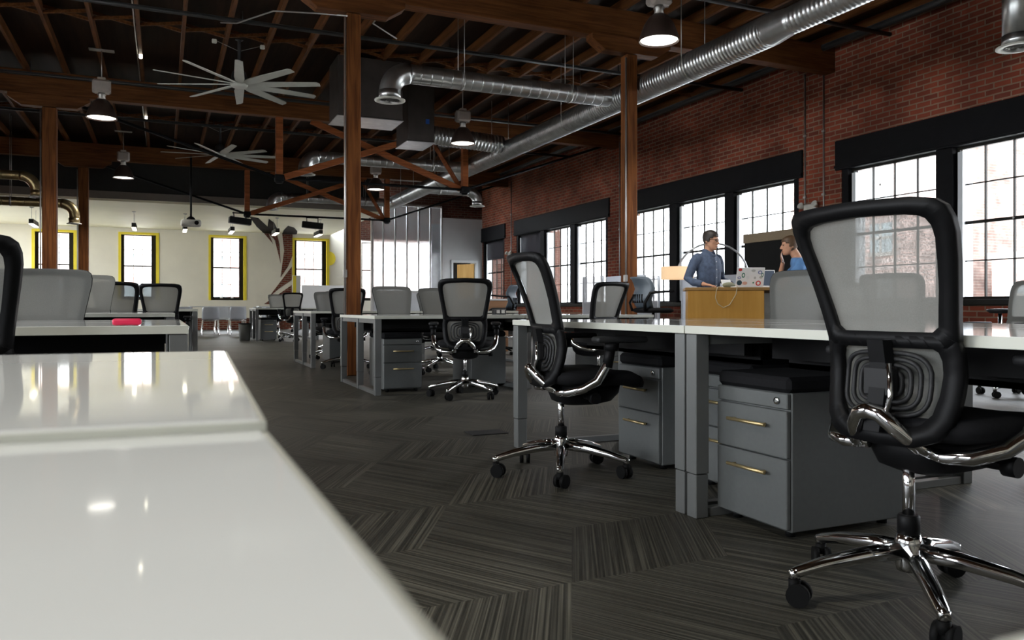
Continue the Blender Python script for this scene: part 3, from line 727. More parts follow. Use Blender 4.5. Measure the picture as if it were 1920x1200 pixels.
def ring_plate(m, o, i, t0, t1):
    O, I = closed(o), closed(i); n = len(O)
    fo, fi = [back_pt(x, z, t1) for x, z in O], [back_pt(x, z, t1) for x, z in I]
    bo, bi = [back_pt(x * .985, z, t0) for x, z in O], [back_pt(x, z, t0) for x, z in I]
    vs = fo + fi + bo + bi; fs = []
    for j in range(n):
        k = (j + 1) % n
        fs += [[j, k, n + k, n + j], [2 * n + k, 2 * n + j, 3 * n + j, 3 * n + k], [j, 2 * n + j, 2 * n + k, k], [n + k, 3 * n + k, 3 * n + j, n + j]]
    m.add(vs, fs, True)
def fill_plate(m, o, zc, off, s=1.):
    O = closed(o); n = len(O); lev = (1., .8, .6, .4, .2); vs, fs = [], []
    for q in lev: vs += [back_pt(x * q * s, zc + (z - zc) * q * s, off) for x, z in O]
    vs.append(back_pt(0, zc, off))
    for i in range(len(lev) - 1):
        for j in range(n):
            k = (j + 1) % n; fs.append([i * n + j, i * n + k, (i + 1) * n + k, (i + 1) * n + j])
    for j in range(n): fs.append([(len(lev) - 1) * n + j, (len(lev) - 1) * n + (j + 1) % n, len(lev) * n])
    m.add(vs, fs, True)
def superring(w, d, z, n=36, e=4., y0=0., droop=True):
    r = []
    for j in range(n):
        a = 2 * PI * j / n; c, s = math.cos(a), math.sin(a)
        x = w * math.copysign(abs(c) ** (2 / e), c); y = d * math.copysign(abs(s) ** (2 / e), s) + y0
        zz = z - (.035 * max(0, (y - .12) / .12) ** 2 if droop else 0)
        r.append(Vector((x, y, zz)))
    return r
def make_chair():
    t = empty('office_chair')
    m = MB(); ring_plate(m, UO, UI, -.016, .010); ring_plate(m, LO, LI, -.016, .008)
    m.build('back_frame', M_plast, t)
    m = MB(); fill_plate(m, UO, .87, .015, .985); m.build('upper_mesh', M_mesh, t)
    m = MB(); fill_plate(m, LO, .57, .013, .97); m.build('lower_mesh', M_mesh, t)
    # lumbar pad with its nested ridges
    p = MB()
    for q in (1., .80, .60, .40):
        pts = []
        for j in range(33):
            a = 2 * PI * j / 32; c, s = math.cos(a), math.sin(a)
            x = .135 * q * math.copysign(abs(c) ** .55, c); z = .585 + .082 * q * math.copysign(abs(s) ** .55, s)
            pts.append(back_pt(x, z, -.012 - .006 * (1 - q)))
        p.tube(pts, .0065, 6, False)
    p.lim(-.045, .045, -.235, -.205, .55, .63, .006); p.build('lumbar_pad', M_plast2, t)
    s = MB(); s.loft([[back_pt(x, z, o) for x, o in ((-.034, -.018), (.034, -.018), (.026, -.045), (-.026, -.045))] for z in (.46, .52, .58, .64, .70)], True, False)
    s.build('spine', M_plast, t)
    y = MB(); y.tube([(-.115, -.155, .405), (-.095, -.20, .425), (-.06, -.245, .475), (-.03, -.262, .508), (0, -.266, .515), (.03, -.262, .508), (.06, -.245, .475), (.095, -.20, .425), (.115, -.155, .405)], [.016, .018, .021, .022, .022, .022, .021, .018, .016], 12)
    y.tube([(.045, -.262, .50), (.05, -.247, .56), (.042, -.243, .64)], .007, 8)
    y.build('yoke', M_chrome, t)
    st = MB(); st.loft([superring(.16, .15, .432, y0=.02, droop=False), superring(.222, .21, .445, y0=.025), superring(.245, .232, .462, y0=.03), superring(.250, .236, .482, y0=.03), superring(.242, .228, .499, y0=.03), superring(.20, .19, .508, y0=.03), superring(.10, .10, .505, y0=.02)], True, True)
    st.build('seat', M_cush, t)
    me = MB(); me.loft([superring(.07, .09, .335, 24, 3., -.01, False), superring(.115, .14, .352, 24, 3., .0, False), superring(.135, .165, .39, 24, 3., .01, False), superring(.15, .17, .434, 24, 3., .01, False)], True, True)
    me.tube([(.12, -.03, .385), (.215, -.03, .385)], .014, 10); me.tube([(.215, -.03, .385), (.25, -.03, .385)], .026, 14)
    me.build('tilt_mechanism', M_plast, t)
    for s in (-1, 1):
        a = MB()
        a.tube([(s * .08, -.16, .412), (s * .15, -.175, .408), (s * .205, -.15, .412), (s * .25, -.09, .432), (s * .276, -.035, .468), (s * .284, -.012, .51), (s * .288, .008, .55), (s * .288, .02, .585)], [.016, .018, .020, .021, .022, .022, .021, .019], 12, up=(0, 0, 1))
        ao = a.build('arm', M_chrome, t)
        MB().tube([(s * .288, .006, .53), (s * .288, .026, .628)], .024, 12).tube([(s * .288, .026, .605), (s * .288, .03, .645)], .034, 12).build('arm_sleeve', M_plast, ao)
        MB().box((s * .285, .07, .655), (.085, .25, .028), .012, seg=3).build('arm_pad', M_plast2, ao)
    gl = MB().tube([(0, 0, .20), (0, 0, .40)], .016, 14).build('gas_lift', M_chrome, t)
    MB().tube([(0, 0, .175), (0, 0, .225), (0, 0, .23)], [.029, .029, .024], 16).build('lift_collar', M_plast, gl)
    b = MB(); b.lathe([(.030, .085), (.034, .10), (.036, .165), (.030, .185), (.026, .186)], 20)
    ends = []
    for k in range(5):
        a = R(90 + 72 * k); c, s = math.cos(a), math.sin(a)
        b.tube([(c * .025, s * .025, .138), (c * .12, s * .12, .130), (c * .24, s * .24, .108), (c * .315, s * .315, .088), (c * .335, s * .335, .080)], [.027, .025, .021, .017, .013], 12, ell=.9)
        b.tube([(c * .322, s * .322, .068), (c * .322, s * .322, .094)], .015, 10); ends.append((c * .322, s * .322))
    bo = b.build('star_base', M_chrome, t)
    for k, (x, yy) in enumerate(ends):
        w = MB(); an = R(90 + 72 * k + 55); dx, dy = math.cos(an), math.sin(an); ox, oy = -dy * .012, dx * .012
        for s in (-1, 1):
            w.tube([(x + ox + dx * s * .008, yy + oy + dy * s * .008, .031), (x + ox + dx * s * .026, yy + oy + dy * s * .026, .031)], .0305, 18)
        w.tube([(x, yy, .04), (x, yy, .07)], .016, 10); w.build('caster', M_rubber, bo)
    return t
PROTO = {}
def place_chair(x, y, a, label, base=0., lift=0., group='mesh back task chairs'):
    if 'chair' not in PROTO: PROTO['chair'] = t = make_chair()
    else: t = dup(PROTO['chair'])
    t.location = (x, y, 0); t.rotation_euler = (0, 0, -R(a)); tag(t, label, 'chair', group)
    for c in t.children:
        nm = c.name.split('.')[0]
        if nm == 'star_base': c.location = (0, 0, 0); c.rotation_euler = (0, 0, R(base))
        elif nm == 'gas_lift': c.location = (0, 0, lift * .5)
        else: c.location = (0, .105, lift)
    return t
# ------------------------------------------------------------------ desks (origin on the floor under the centre, user at -Y)
def desk(x, y, rz, L, D, h, label, rear=True, group='white bench desks'):
    t = empty('desk', (x, y, 0), R(rz), label, 'desk', group)
    MB().box((0, 0, h - .015), (L - .006, D - .006, .030), .002).build('desktop', M_top, t)
    q = [(sx * (L / 2 - k), sy * (D / 2 - k)) for k in (.001, .005) for sx, sy in ((-1, -1), (1, -1), (1, 1), (-1, 1))]
    vs = [(x_, y_, z_) for z_ in (h - .0296, h - .0012) for x_, y_ in q]
    fs = []
    for j in range(4):
        k = (j + 1) % 4; fs += [[j, k, 8 + k, 8 + j], [4 + j, 12 + j, 12 + k, 4 + k], [8 + j, 8 + k, 12 + k, 12 + j], [j, 4 + j, 4 + k, k]]
    MB().add(vs, fs).build('edge_band', M_edge, t)
    w = .062
    for s in (-1, 1):
        lx = s * (L / 2 - .035)
        for yy in ([-D / 2 + .035] + ([D / 2 - .035] if rear else [])):
            g = MB(); g.lim(lx - w / 2, lx + w / 2, yy - w / 2, yy + w / 2, .168, h - .032, .003)
            g.lim(lx - w / 2 + .002, lx + w / 2 - .002, yy - w / 2 + .002, yy + w / 2 - .002, 0, .165, .003)
            g.build('leg', M_leg, t)
        y1 = D / 2 - (.07 if rear else -.005)
        MB().lim(lx - .02, lx + .02, -D / 2 + .066, y1, h - .072, h - .030, .002).build('top_rail', M_leg, t)
        MB().lim(lx - .02, lx + .02, -D / 2 + .066, y1, 0, .034, .002).build('floor_rail', M_leg, t)
    b = MB(); b.lim(-L / 2 + .08, L / 2 - .08, -D / 2 + .36, -D / 2 + .40, h - .13, h - .03); b.lim(-L / 2 + .08, L / 2 - .08, .06, D / 2 - .01, h - .17, h - .15); b.lim(-L / 2 + .08, L / 2 - .08, .06, .07, h - .17, h - .06)
    b.build('cable_tray', M_plast, t)
    return t
def pedestal(x, y, rz, label, h=.505, lock=True):
    """mobile drawer cabinet with a padded top; drawers face -Y"""
    w, d = .38, .56
    t = empty('drawer_cabinet', (x, y, 0), R(rz), label, 'cabinet', 'grey drawer cabinets')
    MB().lim(-w / 2, w / 2, -d / 2 + .02, d / 2, .025, h, .004).build('body', M_cab, t)
    MB().lim(-w / 2 + .004, w / 2 - .004, -d / 2 + .002, -d / 2 + .02, h - .055, h - .002, .003).build('lock_rail', M_cab, t)
    for z0, z1 in ((h - .225, h - .062), (.035, h - .230)):
        dr = MB().lim(-w / 2 + .004, w / 2 - .004, -d / 2, -d / 2 + .02, z0, z1, .003).build('drawer', M_cab, t)
        k = MB(); k.tube([(-.10, -d / 2 - .022, z1 - .055), (.10, -d / 2 - .022, z1 - .055)], .0065, 10)
        for s in (-1, 1): k.tube([(s * .08, -d / 2, z1 - .055), (s * .08, -d / 2 - .022, z1 - .055)], .005, 8)
        k.build('handle', M_brass, dr)
    MB().lathe([(.012, 0), (.012, .006), (.005, .006)], 14, M=Matrix.Translation((w / 2 - .05, -d / 2, h - .028)) @ Matrix.Rotation(PI / 2, 4, 'X')).build('lock', M_chrome, t)
    MB().lim(-w / 2 - .002, w / 2 + .002, -d / 2 + .004, d / 2, h, h + .055, .014).build('cushion', M_cush, t)
    f = MB()
    for sx in (-1, 1):
        for sy in (-1, 1): f.tube([(sx * .14, sy * .22, .0), (sx * .14, sy * .22, .026)], .018, 10)
    f.build('glide', M_rubber, t)
    return t
# left-hand rows
desk(-.695, .108, 0, 1.5, .77, .731, 'glossy white desk filling the lower left foreground')
desk(-.679, .881, 177.6, 1.5, .77, .737, 'white desk just beyond the foreground one, facing the other way', False)
desk(-.665, 3.485, 0, 1.5, .77, .736, 'white desk on the left holding the red pad')
desk(-.665, 4.26, 180, 1.5, .77, .736, 'white desk backing onto the one with the red pad', False)
desk(-.66, 7.48, 0, 1.5, .77, .755, 'left white desk in the third row, nearer half')
desk(-.66, 8.255, 180, 1.5, .77, .755, 'left white desk in the third row, farther half', False)
desk(-.35, 11.08, 0, 1.5, .77, .785, 'left white desk in the fourth row beside the white stacking chairs')
desk(-.35, 11.855, 180, 1.5, .77, .785, 'farthest desk on the left, behind the fourth row one', False)
# right-hand bench, users face the window wall
desk(2.225, 3.365, -90, 1.645, .77, .731, 'white desk behind the middle chair, drawer cabinets beneath it')
desk(2.225, 1.715, -90, 1.645, .77, .731, 'white desk behind the biggest chair at the right edge')
desk(3.00, 3.365, 90, 1.645, .77, .731, 'window-side desk of the right bench, farther half', False)
desk(3.00, 1.715, 90, 1.645, .77, .731, 'window-side desk of the right bench, nearer half', False)
desk(.911, -.2705, 0, 1.5, .77, .73, 'white desk whose corner shows at the bottom right of the photo')
# middle rows
desk(2.505, 7.485, 0, 1.5, .77, .727, 'white desk in front of the middle timber post')
desk(4.010, 7.485, 0, 1.5, .77, .727, 'white desk left of the orange post, behind the tall-backed chairs')
desk(2.505, 8.26, 180, 1.5, .77, .727, 'white desk backing onto the one by the middle post', False)
desk(4.010, 8.26, 180, 1.5, .77, .727, 'white desk facing away, second from the orange post', False)
desk(2.535, 11.06, 0, 1.5, .77, .755, 'white desk behind and left of the middle post, near half')
desk(2.535, 11.835, 180, 1.5, .77, .755, 'white desk behind and left of the middle post, far half', False)
desk(4.04, 11.06, 0, 1.5, .77, .755, 'white desk seen behind the dark-framed centre chair')
desk(2.78, 20.3, 0, 1.5, .77, .79, 'white desk beside the waste bin near the lounge')
desk(2.78, 21.075, 180, 1.5, .77, .79, 'white desk behind the one by the waste bin', False)
# cabinets
pedestal(2.235, 2.30, -90, 'grey cabinet nearest the camera, its two drawers facing left')
pedestal(2.50, 2.80, -90, 'grey cabinet half hidden behind the desk leg pair')
pedestal(2.50, 3.46, -90, 'grey cabinet behind the middle chair')
pedestal(2.09, 7.62, 0, 'grey cabinet under the desk by the middle post')
pedestal(3.02, 7.75, 180, 'grey cabinet showing its back behind the centre chair')
pedestal(4.45, 7.65, 0, 'grey cabinet under the desk left of the orange post')
pedestal(2.36, 20.42, 0, 'grey cabinet beside the waste bin near the lounge')
pedestal(2.4, 11.9, 180, 'grey cabinet under the desk behind the middle post')
# chairs
place_chair(1.862, 1.55, 86, 'largest mesh chair in the right foreground, seen from behind', 13, .015)
place_chair(1.76, 3.42, 96, 'dark-framed mesh chair in the middle, turned side-on to the desk', 32)
place_chair(2.48, 6.70, 20, 'dark-framed chair seen squarely from behind at the desk by the middle post', 8)
place_chair(2.50, 9.08, 178, 'pale mesh chair facing us just right of the middle post', 10)
place_chair(3.22, 9.62, 184, 'pale mesh chair facing us, second to the right of the middle post', 30)
place_chair(3.90, 6.78, -17, 'dark-framed pale chair in front of the orange post', 50, -.01)
place_chair(3.78, 4.02, -112, 'grey-rimmed chair facing us in front of the seated man')
place_chair(7.06, 4.72, -78, 'small mesh chair cut off by the right edge near the window', 12)
place_chair(5.15, 4.35, 75, 'dark chair seen through the mesh of the largest chair')
place_chair(3.72, 2.05, -90, 'chair on the far side of the right bench, mostly outside the view')
place_chair(-.625, 3.03, 4, 'large dark-framed chair cut off by the left edge', 0, -.03)
place_chair(-.62, 5.10, 181, 'broad grey mesh chair facing us behind the desk with the red pad', 0, -.03)
place_chair(-.84, 6.75, 4, 'dark-framed chair whose top bar shows behind the broad grey chair', 0, .02)
place_chair(-.68, 8.98, 176, 'pale green-grey chair facing us, behind the broad grey chair', 0, .08)
place_chair(-.44, 9.62, 10, 'dark-rimmed chair, left one of the pair below the second lounge window', 0, .02)
place_chair(-.02, 10.48, 4, 'dark-framed chair, right one of the pair below the second lounge window', 0, .03)
place_chair(2.80, 19.35, 3, 'dark-framed chair in front of the leaf mural', 40, .10)
place_chair(2.78, 21.75, 182, 'pale chair facing us, left of the dark one by the mural', 0, .10)
place_chair(2.42, 12.65, 183, 'pale chair facing us just left of the middle post', 25)
place_chair(2.22, 10.50, 8, 'dark chair mostly hidden behind the middle post', 30)
place_chair(2.90, 14.6, 10, 'dark-topped chair glimpsed between the whiteboard and the middle post', 0, .04)
place_chair(4.15, 12.75, 181, 'pale chair facing us behind the dark centre chair')
place_chair(6.6, 6.2, 40, 'chair on the bright floor near the right windows, seen under the desk')

# things on desks
t = MB().box((0, 0, .012), (.095, .05, .024), .008, seg=2).build('eraser_pad', M_pink, None, (-.12, 3.2, .737)); tag(t, 'bright red pad lying on the left white desk', 'eraser')
t = empty('power_module', (3.42, 8.15, .727), 0, 'small grey power box on the desk behind the centre chair', 'power outlet')
MB().box((0, 0, .03), (.14, .09, .06), .006).build('housing', M_plast2, t); MB().box((-.03, -.046, .03), (.04, .004, .035)).build('socket', M_galvd, t); MB().box((.03, -.046, .03), (.04, .004, .035)).build('socket', M_galvd, t)
t = empty('waste_bin', (1.83, 20.45, 0), 0, 'round grey waste bin beside the desk near the lounge', 'bin')
MB().lathe([(.12, 0), (.125, .01), (.15, .40), (.143, .40), (.118, .02)], 28, caps=False).lathe([(.12, .004), (.12, .012)], 28).build('body', M_bin, t)
MB().lathe([(.146, .40), (.156, .405), (.156, .42), (.142, .42)], 28, caps=False).build('rim', M_plast2, t)
t = MB().box((0, 0, .003), (.24, .17, .006), .002).build('floor_box_cover', M_floorplate, None, (1.89, 4.72, 0), (0, 0, 0)); tag(t, 'small black floor-box cover on the carpet left of the middle chair', 'floor outlet')

# whiteboard on legs and upright panel near the lounge window
t = empty('rolling_whiteboard', (4.1, 22.3, 0), 0, 'white board standing left of the middle post by the lounge', 'whiteboard')
MB().lim(-.62, .62, -.015, .015, .55, 1.42, .004).build('board', M_board, t)
f = MB()
for s in (-1, 1): f.bar((s * .58, .03, .02), (s * .58, .03, 1.36), .03, .03); f.bar((s * .58, -.25, .03), (s * .58, .3, .03), .03, .03)
f.build('stand', M_silver, t)
t = empty('paper_panel', (4.35, 29.0, 0), 0, 'upright cream and yellow panel before the fourth lounge window', 'panel')
MB().lim(-.14, .14, -.05, .05, .75, 1.95, .01).build('sheet', M_board, t); MB().lim(-.138, -.02, -.053, -.049, 1.2, 1.93).build('yellow_print', M_yellow, t); MB().lim(-.10, .10, -.08, .08, 0, .75, .01).build('stand', M_silver, t)

# lounge furniture
def shell_chair(x, y, rz, label):
    if 'shell' in PROTO: t = dup(PROTO['shell'])
    else:
        t = empty('stacking_chair'); PROTO['shell'] = t
        rows = []
        prof = [(.22, .445), (.20, .455), (.10, .452), (-.05, .445), (-.15, .45), (-.19, .475), (-.205, .53), (-.215, .60), (-.225, .70), (-.235, .80), (-.24, .825)]
        m = MB(); n = 9; vs, fs = [], []
        for k, (y_, z_) in enumerate(prof):
            w = .225 if k < 5 else .235 - .015 * max(0, k - 8)
            for j in range(n):
                u = -1 + 2 * j / (n - 1); vs.append((u * w, y_ + (.05 * u * u if k > 5 else 0), z_ + (.015 * u * u if k < 5 else 0)))
        for k in range(len(prof) - 1):
            for j in range(n - 1): fs.append([k * n + j, k * n + j + 1, (k + 1) * n + j + 1, (k + 1) * n + j])
        m.add(vs, fs, True); o = m.build('shell', M_shellw, t)
        sm = o.modifiers.new('thickness', 'SOLIDIFY'); sm.thickness = .012
        for s in (-1, 1):
            MB().tube([(s * .21, .20, .435), (s * .235, .22, .02), (s * .235, .22, .0)], .011, 8).build('leg', M_chrome, t)
            MB().tube([(s * .21, -.17, .435), (s * .235, -.24, .02), (s * .235, -.24, .0)], .011, 8).build('leg', M_chrome, t)
        MB().tube([(-.21, .2, .43), (.21, .2, .43)], .01, 8).tube([(-.21, -.16, .43), (.21, -.16, .43)], .01, 8).build('seat_rail', M_chrome, t)
    t.location = (x, y, 0); t.rotation_euler = (0, 0, R(rz)); tag(t, label, 'chair', 'white stacking chairs in the lounge'); return t
shell_chair(1.25, 24.6, 0, 'white stacking chair, front left one of the lounge row')
shell_chair(1.98, 24.5, 4, 'white stacking chair, front right one beside the waste bin')
shell_chair(1.68, 26.0, 180, 'white stacking chair between and behind the two front ones')
shell_chair(.55, 24.7, -5, 'white stacking chair partly hidden by the left desk leg')
shell_chair(3.0, 25.3, 10, 'white stacking chair seen under the desk by the cabinet')
shell_chair(2.9, 27.3, 170, 'white stacking chair at the far lounge table')
for (x, y, lab) in ((1.6, 27.2, 'white lounge table behind the stacking chairs'), (3.6, 26.4, 'white lounge table below the leaf mural')):
    t = empty('lounge_table', (x, y, 0), 0, lab, 'table', 'lounge tables')
    MB().box((0, 0, .835), (1.7, .75, .03), .006).build('table_top', M_board, t)
    for sx in (-1, 1):
        for sy in (-1, 1): MB().tube([(sx * .78, sy * .32, 0), (sx * .78, sy * .32, .82)], .02, 10).build('leg', M_chrome, t)

# privacy screens along the windows
def screen(x, y0, y1, ztop, mat, lab):
    t = empty('desk_screen', (x, (y0 + y1) / 2, 0), 0, lab, 'screen', 'divider screens by the windows')
    h = (y1 - y0) / 2
    MB().lim(-.012, .012, -h, h, .45, ztop, .004).build('panel', mat, t)
    f = MB()
    for s in (-1, 1): f.lim(-.018, .018, s * h - .012, s * h + .012, 0, ztop - .01); f.lim(-.2, .2, s * (h - .03) - .02, s * (h - .03) + .02, 0, .03)
    f.build('stand', M_silver, t)
screen(7.6, 13.05, 13.8, 1.41, M_mesh2, 'grey mesh screen panel beside the window left of the orange post')
screen(7.9, 12.5, 13.4, 1.40, M_fabw, 'white screen panel just right of the grey mesh one')
screen(7.95, 12.15, 12.42, 1.40, M_fabw, 'narrow white screen panel touching the orange post in view')
screen(7.5, 11.05, 11.85, 1.33, M_mesh2, 'dark rippled mesh screen right of the orange post')
screen(7.9, 9.3, 10.95, 1.30, M_fabw, 'wide white screen behind the standing man')

# tall drafting chairs
def tall_chair(x, y, rz, label, group='tall shell chairs'):
    if 'tall' in PROTO: t = dup(PROTO['tall'])
    else:
        t = empty('drafting_chair'); PROTO['tall'] = t
        prof = [(-.20, .80), (-.225, .84), (-.25, .90), (-.235, .98), (-.215, 1.04), (-.235, 1.10), (-.265, 1.16), (-.30, 1.19)]
        m = MB(); n = 11; vs, fs = [], []
        for k, (y_, z_) in enumerate(prof):
            w = (.17, .20, .225, .245, .25, .24, .22, .19)[k]
            for j in range(n):
                u = -1 + 2 * j / (n - 1); vs.append((u * w, y_ + .13 * u * u, z_))
        for k in range(len(prof) - 1):
            for j in range(n - 1): fs.append([k * n + j, k * n + j + 1, (k + 1) * n + j + 1, (k + 1) * n + j])
        o = m.add(vs, fs, True).build('back_shell', M_shellg, t)
        sm = o.modifiers.new('thickness', 'SOLIDIFY'); sm.thickness = .014
        sl = MB()
        for k in range(-4, 5): sl.lim(k * .035 - .006, k * .035 + .006, -.262 + .13 * (k * .035 / .25) ** 2, -.245 + .13 * (k * .035 / .25) ** 2, .86, .97)
        sl.build('back_slots', M_plast, t)
        MB().loft([superring(.20, .19, .735, 28, 3.5, 0, False), superring(.235, .225, .752, 28, 3.5, 0, False), superring(.235, .225, .785, 28, 3.5, 0), superring(.20, .19, .80, 28, 3.5, 0)], True, True).build('seat', M_cush, t)
        for s in (-1, 1):
            MB().tube([(s * .20, -.20, .76), (s * .245, -.22, .86), (s * .25, -.15, .985), (s * .26, .16, 1.01)], [.022, .02, .018, .016], 10, ell=.7).build('arm', M_plast, t)
        MB().tube([(0, 0, .10), (0, 0, .50)], .027, 14).tube([(0, 0, .45), (0, 0, .74)], .018, 14).build('gas_lift', M_plast, t)
        rg = [(.20 * math.cos(2 * PI * j / 28), .20 * math.sin(2 * PI * j / 28), .30) for j in range(29)]
        r = MB(); r.tube(rg, .011, 8, False)
        for a in range(3): r.tube([(0, 0, .30), (.2 * math.cos(2.1 * a), .2 * math.sin(2.1 * a), .30)], .008, 8)
        r.build('foot_ring', M_chrome, t)
        b = MB()
        for k in range(5):
            a = R(72 * k); b.tube([(0, 0, .12), (.2 * math.cos(a), .2 * math.sin(a), .10), (.31 * math.cos(a), .31 * math.sin(a), .07)], [.022, .018, .012], 10)
        b.build('star_base', M_plast, t)
        for k in range(5):
            a = R(72 * k); MB().tube([(.31 * math.cos(a) - .02 * math.sin(a), .31 * math.sin(a) + .02 * math.cos(a), .028), (.31 * math.cos(a) + .02 * math.sin(a), .31 * math.sin(a) - .02 * math.cos(a), .028)], .027, 14).build('caster', M_rubber, t)
    t.location = (x, y, 0); t.rotation_euler = (0, 0, -R(rz)); tag(t, label, 'chair', group); return t
tall_chair(5.72, 8.55, 100, 'tall dark shell chair left of the wooden counter')
tall_chair(5.35, 12.6, -60, 'tall grey shell chair seen right of the centre chair')
t = empty('perch_stool', (8.65, 6.0, 0), 0, 'small round perching stool before the right window', 'stool')
MB().lathe([(.02, .735), (.10, .74), (.135, .765), (.13, .785), (.06, .79)], 24).build('seat', M_plast2, t)
MB().tube([(0, 0, .03), (0, 0, .74)], .02, 12).build('post', M_chrome, t); MB().lathe([(.17, 0), (.17, .012), (.03, .035)], 24).build('foot', M_plast, t)
t = empty('side_cabinet', (5.3, 13.6, 0), 0, 'light brown low cabinet beside the tall grey shell chair', 'cabinet')
MB().lim(-.5, .5, -.22, .22, 0, .93, .006).build('body', M_tan2, t); MB().lim(-.52, .52, -.24, .24, .93, .96, .004).build('worktop', M_board, t)
MB().lim(-.49, -.005, -.235, -.22, .05, .9, .003).build('door', M_tan2, t); MB().lim(.005, .49, -.235, -.22, .05, .9, .003).build('door', M_tan2, t)

# wooden standing counter with its things; turned to face the aisle
CH = 1.035
CA = R(-33); CO = Vector((6.225, 7.576))
def CP(x, y): return (CO.x + x * math.cos(CA) - y * math.sin(CA), CO.y + x * math.sin(CA) + y * math.cos(CA))
t = empty('standing_counter', (CO.x, CO.y, 0), CA, 'wooden standing counter in front of the two men', 'counter')
MB().lim(-.60, .90, -.31, .25, CH - .035, CH, .003).build('counter_top', M_oaktop, t)
MB().lim(.32, .90, .25, 1.30, CH - .035, CH, .003).build('return_top', M_oaktop, t)
MB().lim(-.57, .29, -.27, .22, .03, CH - .035, .003).build('cabinet', M_oak, t)
MB().lim(.80, .87, -.25, .2, 0, CH - .035, .003).build('support', M_silver, t)
MB().lim(.36, .42, 1.18, 1.26, 0, CH - .035, .003).build('support', M_silver, t)
MB().lim(.29, .80, .15, .18, .35, CH - .06, .003).build('back_panel', M_silver, t)
cb = MB(); cb.tube([(-.17, -.16, CH + .006), (-.22, -.30, CH + .007), (-.235, -.318, CH + .002), (-.25, -.319, CH - .04), (-.26, -.32, CH - .12), (-.235, -.32, CH - .19), (-.17, -.32, CH - .235), (-.10, -.32, CH - .20), (-.03, -.32, CH - .08), (-.02, -.319, CH - .01), (-.018, -.316, CH + .004), (-.012, -.30, CH + .007), (0, -.22, CH + .006)], .005, 8)
tag(cb.build('charging_cable', M_cable, None, (CO.x, CO.y, 0), (0, 0, CA)), 'beige cable looping over the front of the wooden counter', 'cable')
def laptop(x, y, rz, lid, label, back_mat, stickers=False, scr=None):
    t = empty('laptop', (*CP(x, y), CH), R(rz) + CA, label, 'laptop', None)
    MB().lim(-.165, .165, -.115, .115, 0, .016, .004).build('base', M_alu, t)
    MB().lim(-.145, .145, -.02, .095, .016, .018).build('keyboard', M_plast2, t)
    lm = Matrix.Translation((0, -.112, .016)) @ Matrix.Rotation(R(lid), 4, 'X')     # hinge along the -Y edge, lid leans towards -Y
    l = MB().box((0, -.004, .113), (.33, .008, .226), .003, M=lm).build('lid', back_mat, t)
    MB().box((0, .0015, .115), (.305, .003, .195), M=lm).build('screen', scr or M_lscreen, l)
    if stickers:
        for (sx, sz, w, h, mt, ring) in ((-.125, .20, .045, .035, M_red, 0), (-.085, .135, .04, .06, M_green, 1), (-.13, .105, .045, .03, M_pblue, 1), (-.125, .045, .062, .062, M_navy, 0), (-.06, .04, .06, .04, M_peach, 0),
                                   (.10, .04, .062, .062, M_red, 2), (.03, .19, .05, .03, M_pgrey, 0), (.11, .17, .05, .045, M_pblue, 1), (.125, .11, .04, .03, M_pgrey, 0), (.055, .105, .03, .03, M_pgrey, 0), (.04, .045, .018, .02, M_green, 0), (-.03, .105, .04, .04, M_board, 0), (.14, .14, .03, .05, M_green, 1)):
            m = MB(); Q = lm @ Matrix.Translation((sx, -.0085, sz)) @ Matrix.Rotation(PI / 2, 4, 'X')
            m.lathe([(.5, 0), (.5, .0008)], 20, M=Q @ Matrix.Diagonal((w, h, 1, 1)))
            s = m.build('sticker', mt, l)
            if ring: MB().lathe([(.5, .0007), (.5, .0014)], 20, M=Q @ Matrix.Diagonal((w * .55, h * .55, 1, 1))).build('sticker_centre', M_alu, l)
    return t
# rotation so that the lid back of the first and the screen of the second face the camera
laptop(.12, 0, 12, 16, 'white laptop with a lid covered in round stickers', M_alu, True)
laptop(.37, .10, 190, 22, 'white laptop with its dark screen turned towards us', M_alu, False)
t = empty('pouch', (*CP(-.07, .06), CH), 0, 'small olive pouch lying beside the standing man\'s hand', 'pouch')
MB().ball((0, 0, .035), (.09, .05, .035), 16, 8).build('pouch_body', pm('olive', (.20, .20, .13), .8, scale=30), t)
t = MB().box((0, 0, .05), (.14, .012, .10), .003, M=Matrix.Rotation(R(-20), 4, 'X')).build('tablet_stand', M_alu, None, (*CP(-.08, .14), CH + .01)); tag(t, 'small white tablet leaning left of the stickered laptop', 'tablet')
t.name = 'tablet'

# dark display on a stand with a tan pelmet
t = empty('display_board', (9.0, 10.0, 0), 0, 'tall dark display board with tan top band before the window', 'display')
MB().lim(-.04, .04, -.68, .68, .75, 1.88, .006).build('screen', M_screen, t)
MB().lim(-.05, .05, -.70, .70, 1.88, 2.03, .006).build('top_band', M_tan, t)
f = MB()
for s in (-1, 1): f.lim(-.03, .03, s * .5 - .03, s * .5 + .03, .03, .8); f.lim(-.3, .3, s * .5 - .03, s * .5 + .03, 0, .04)
f.build('stand', M_plast, t)
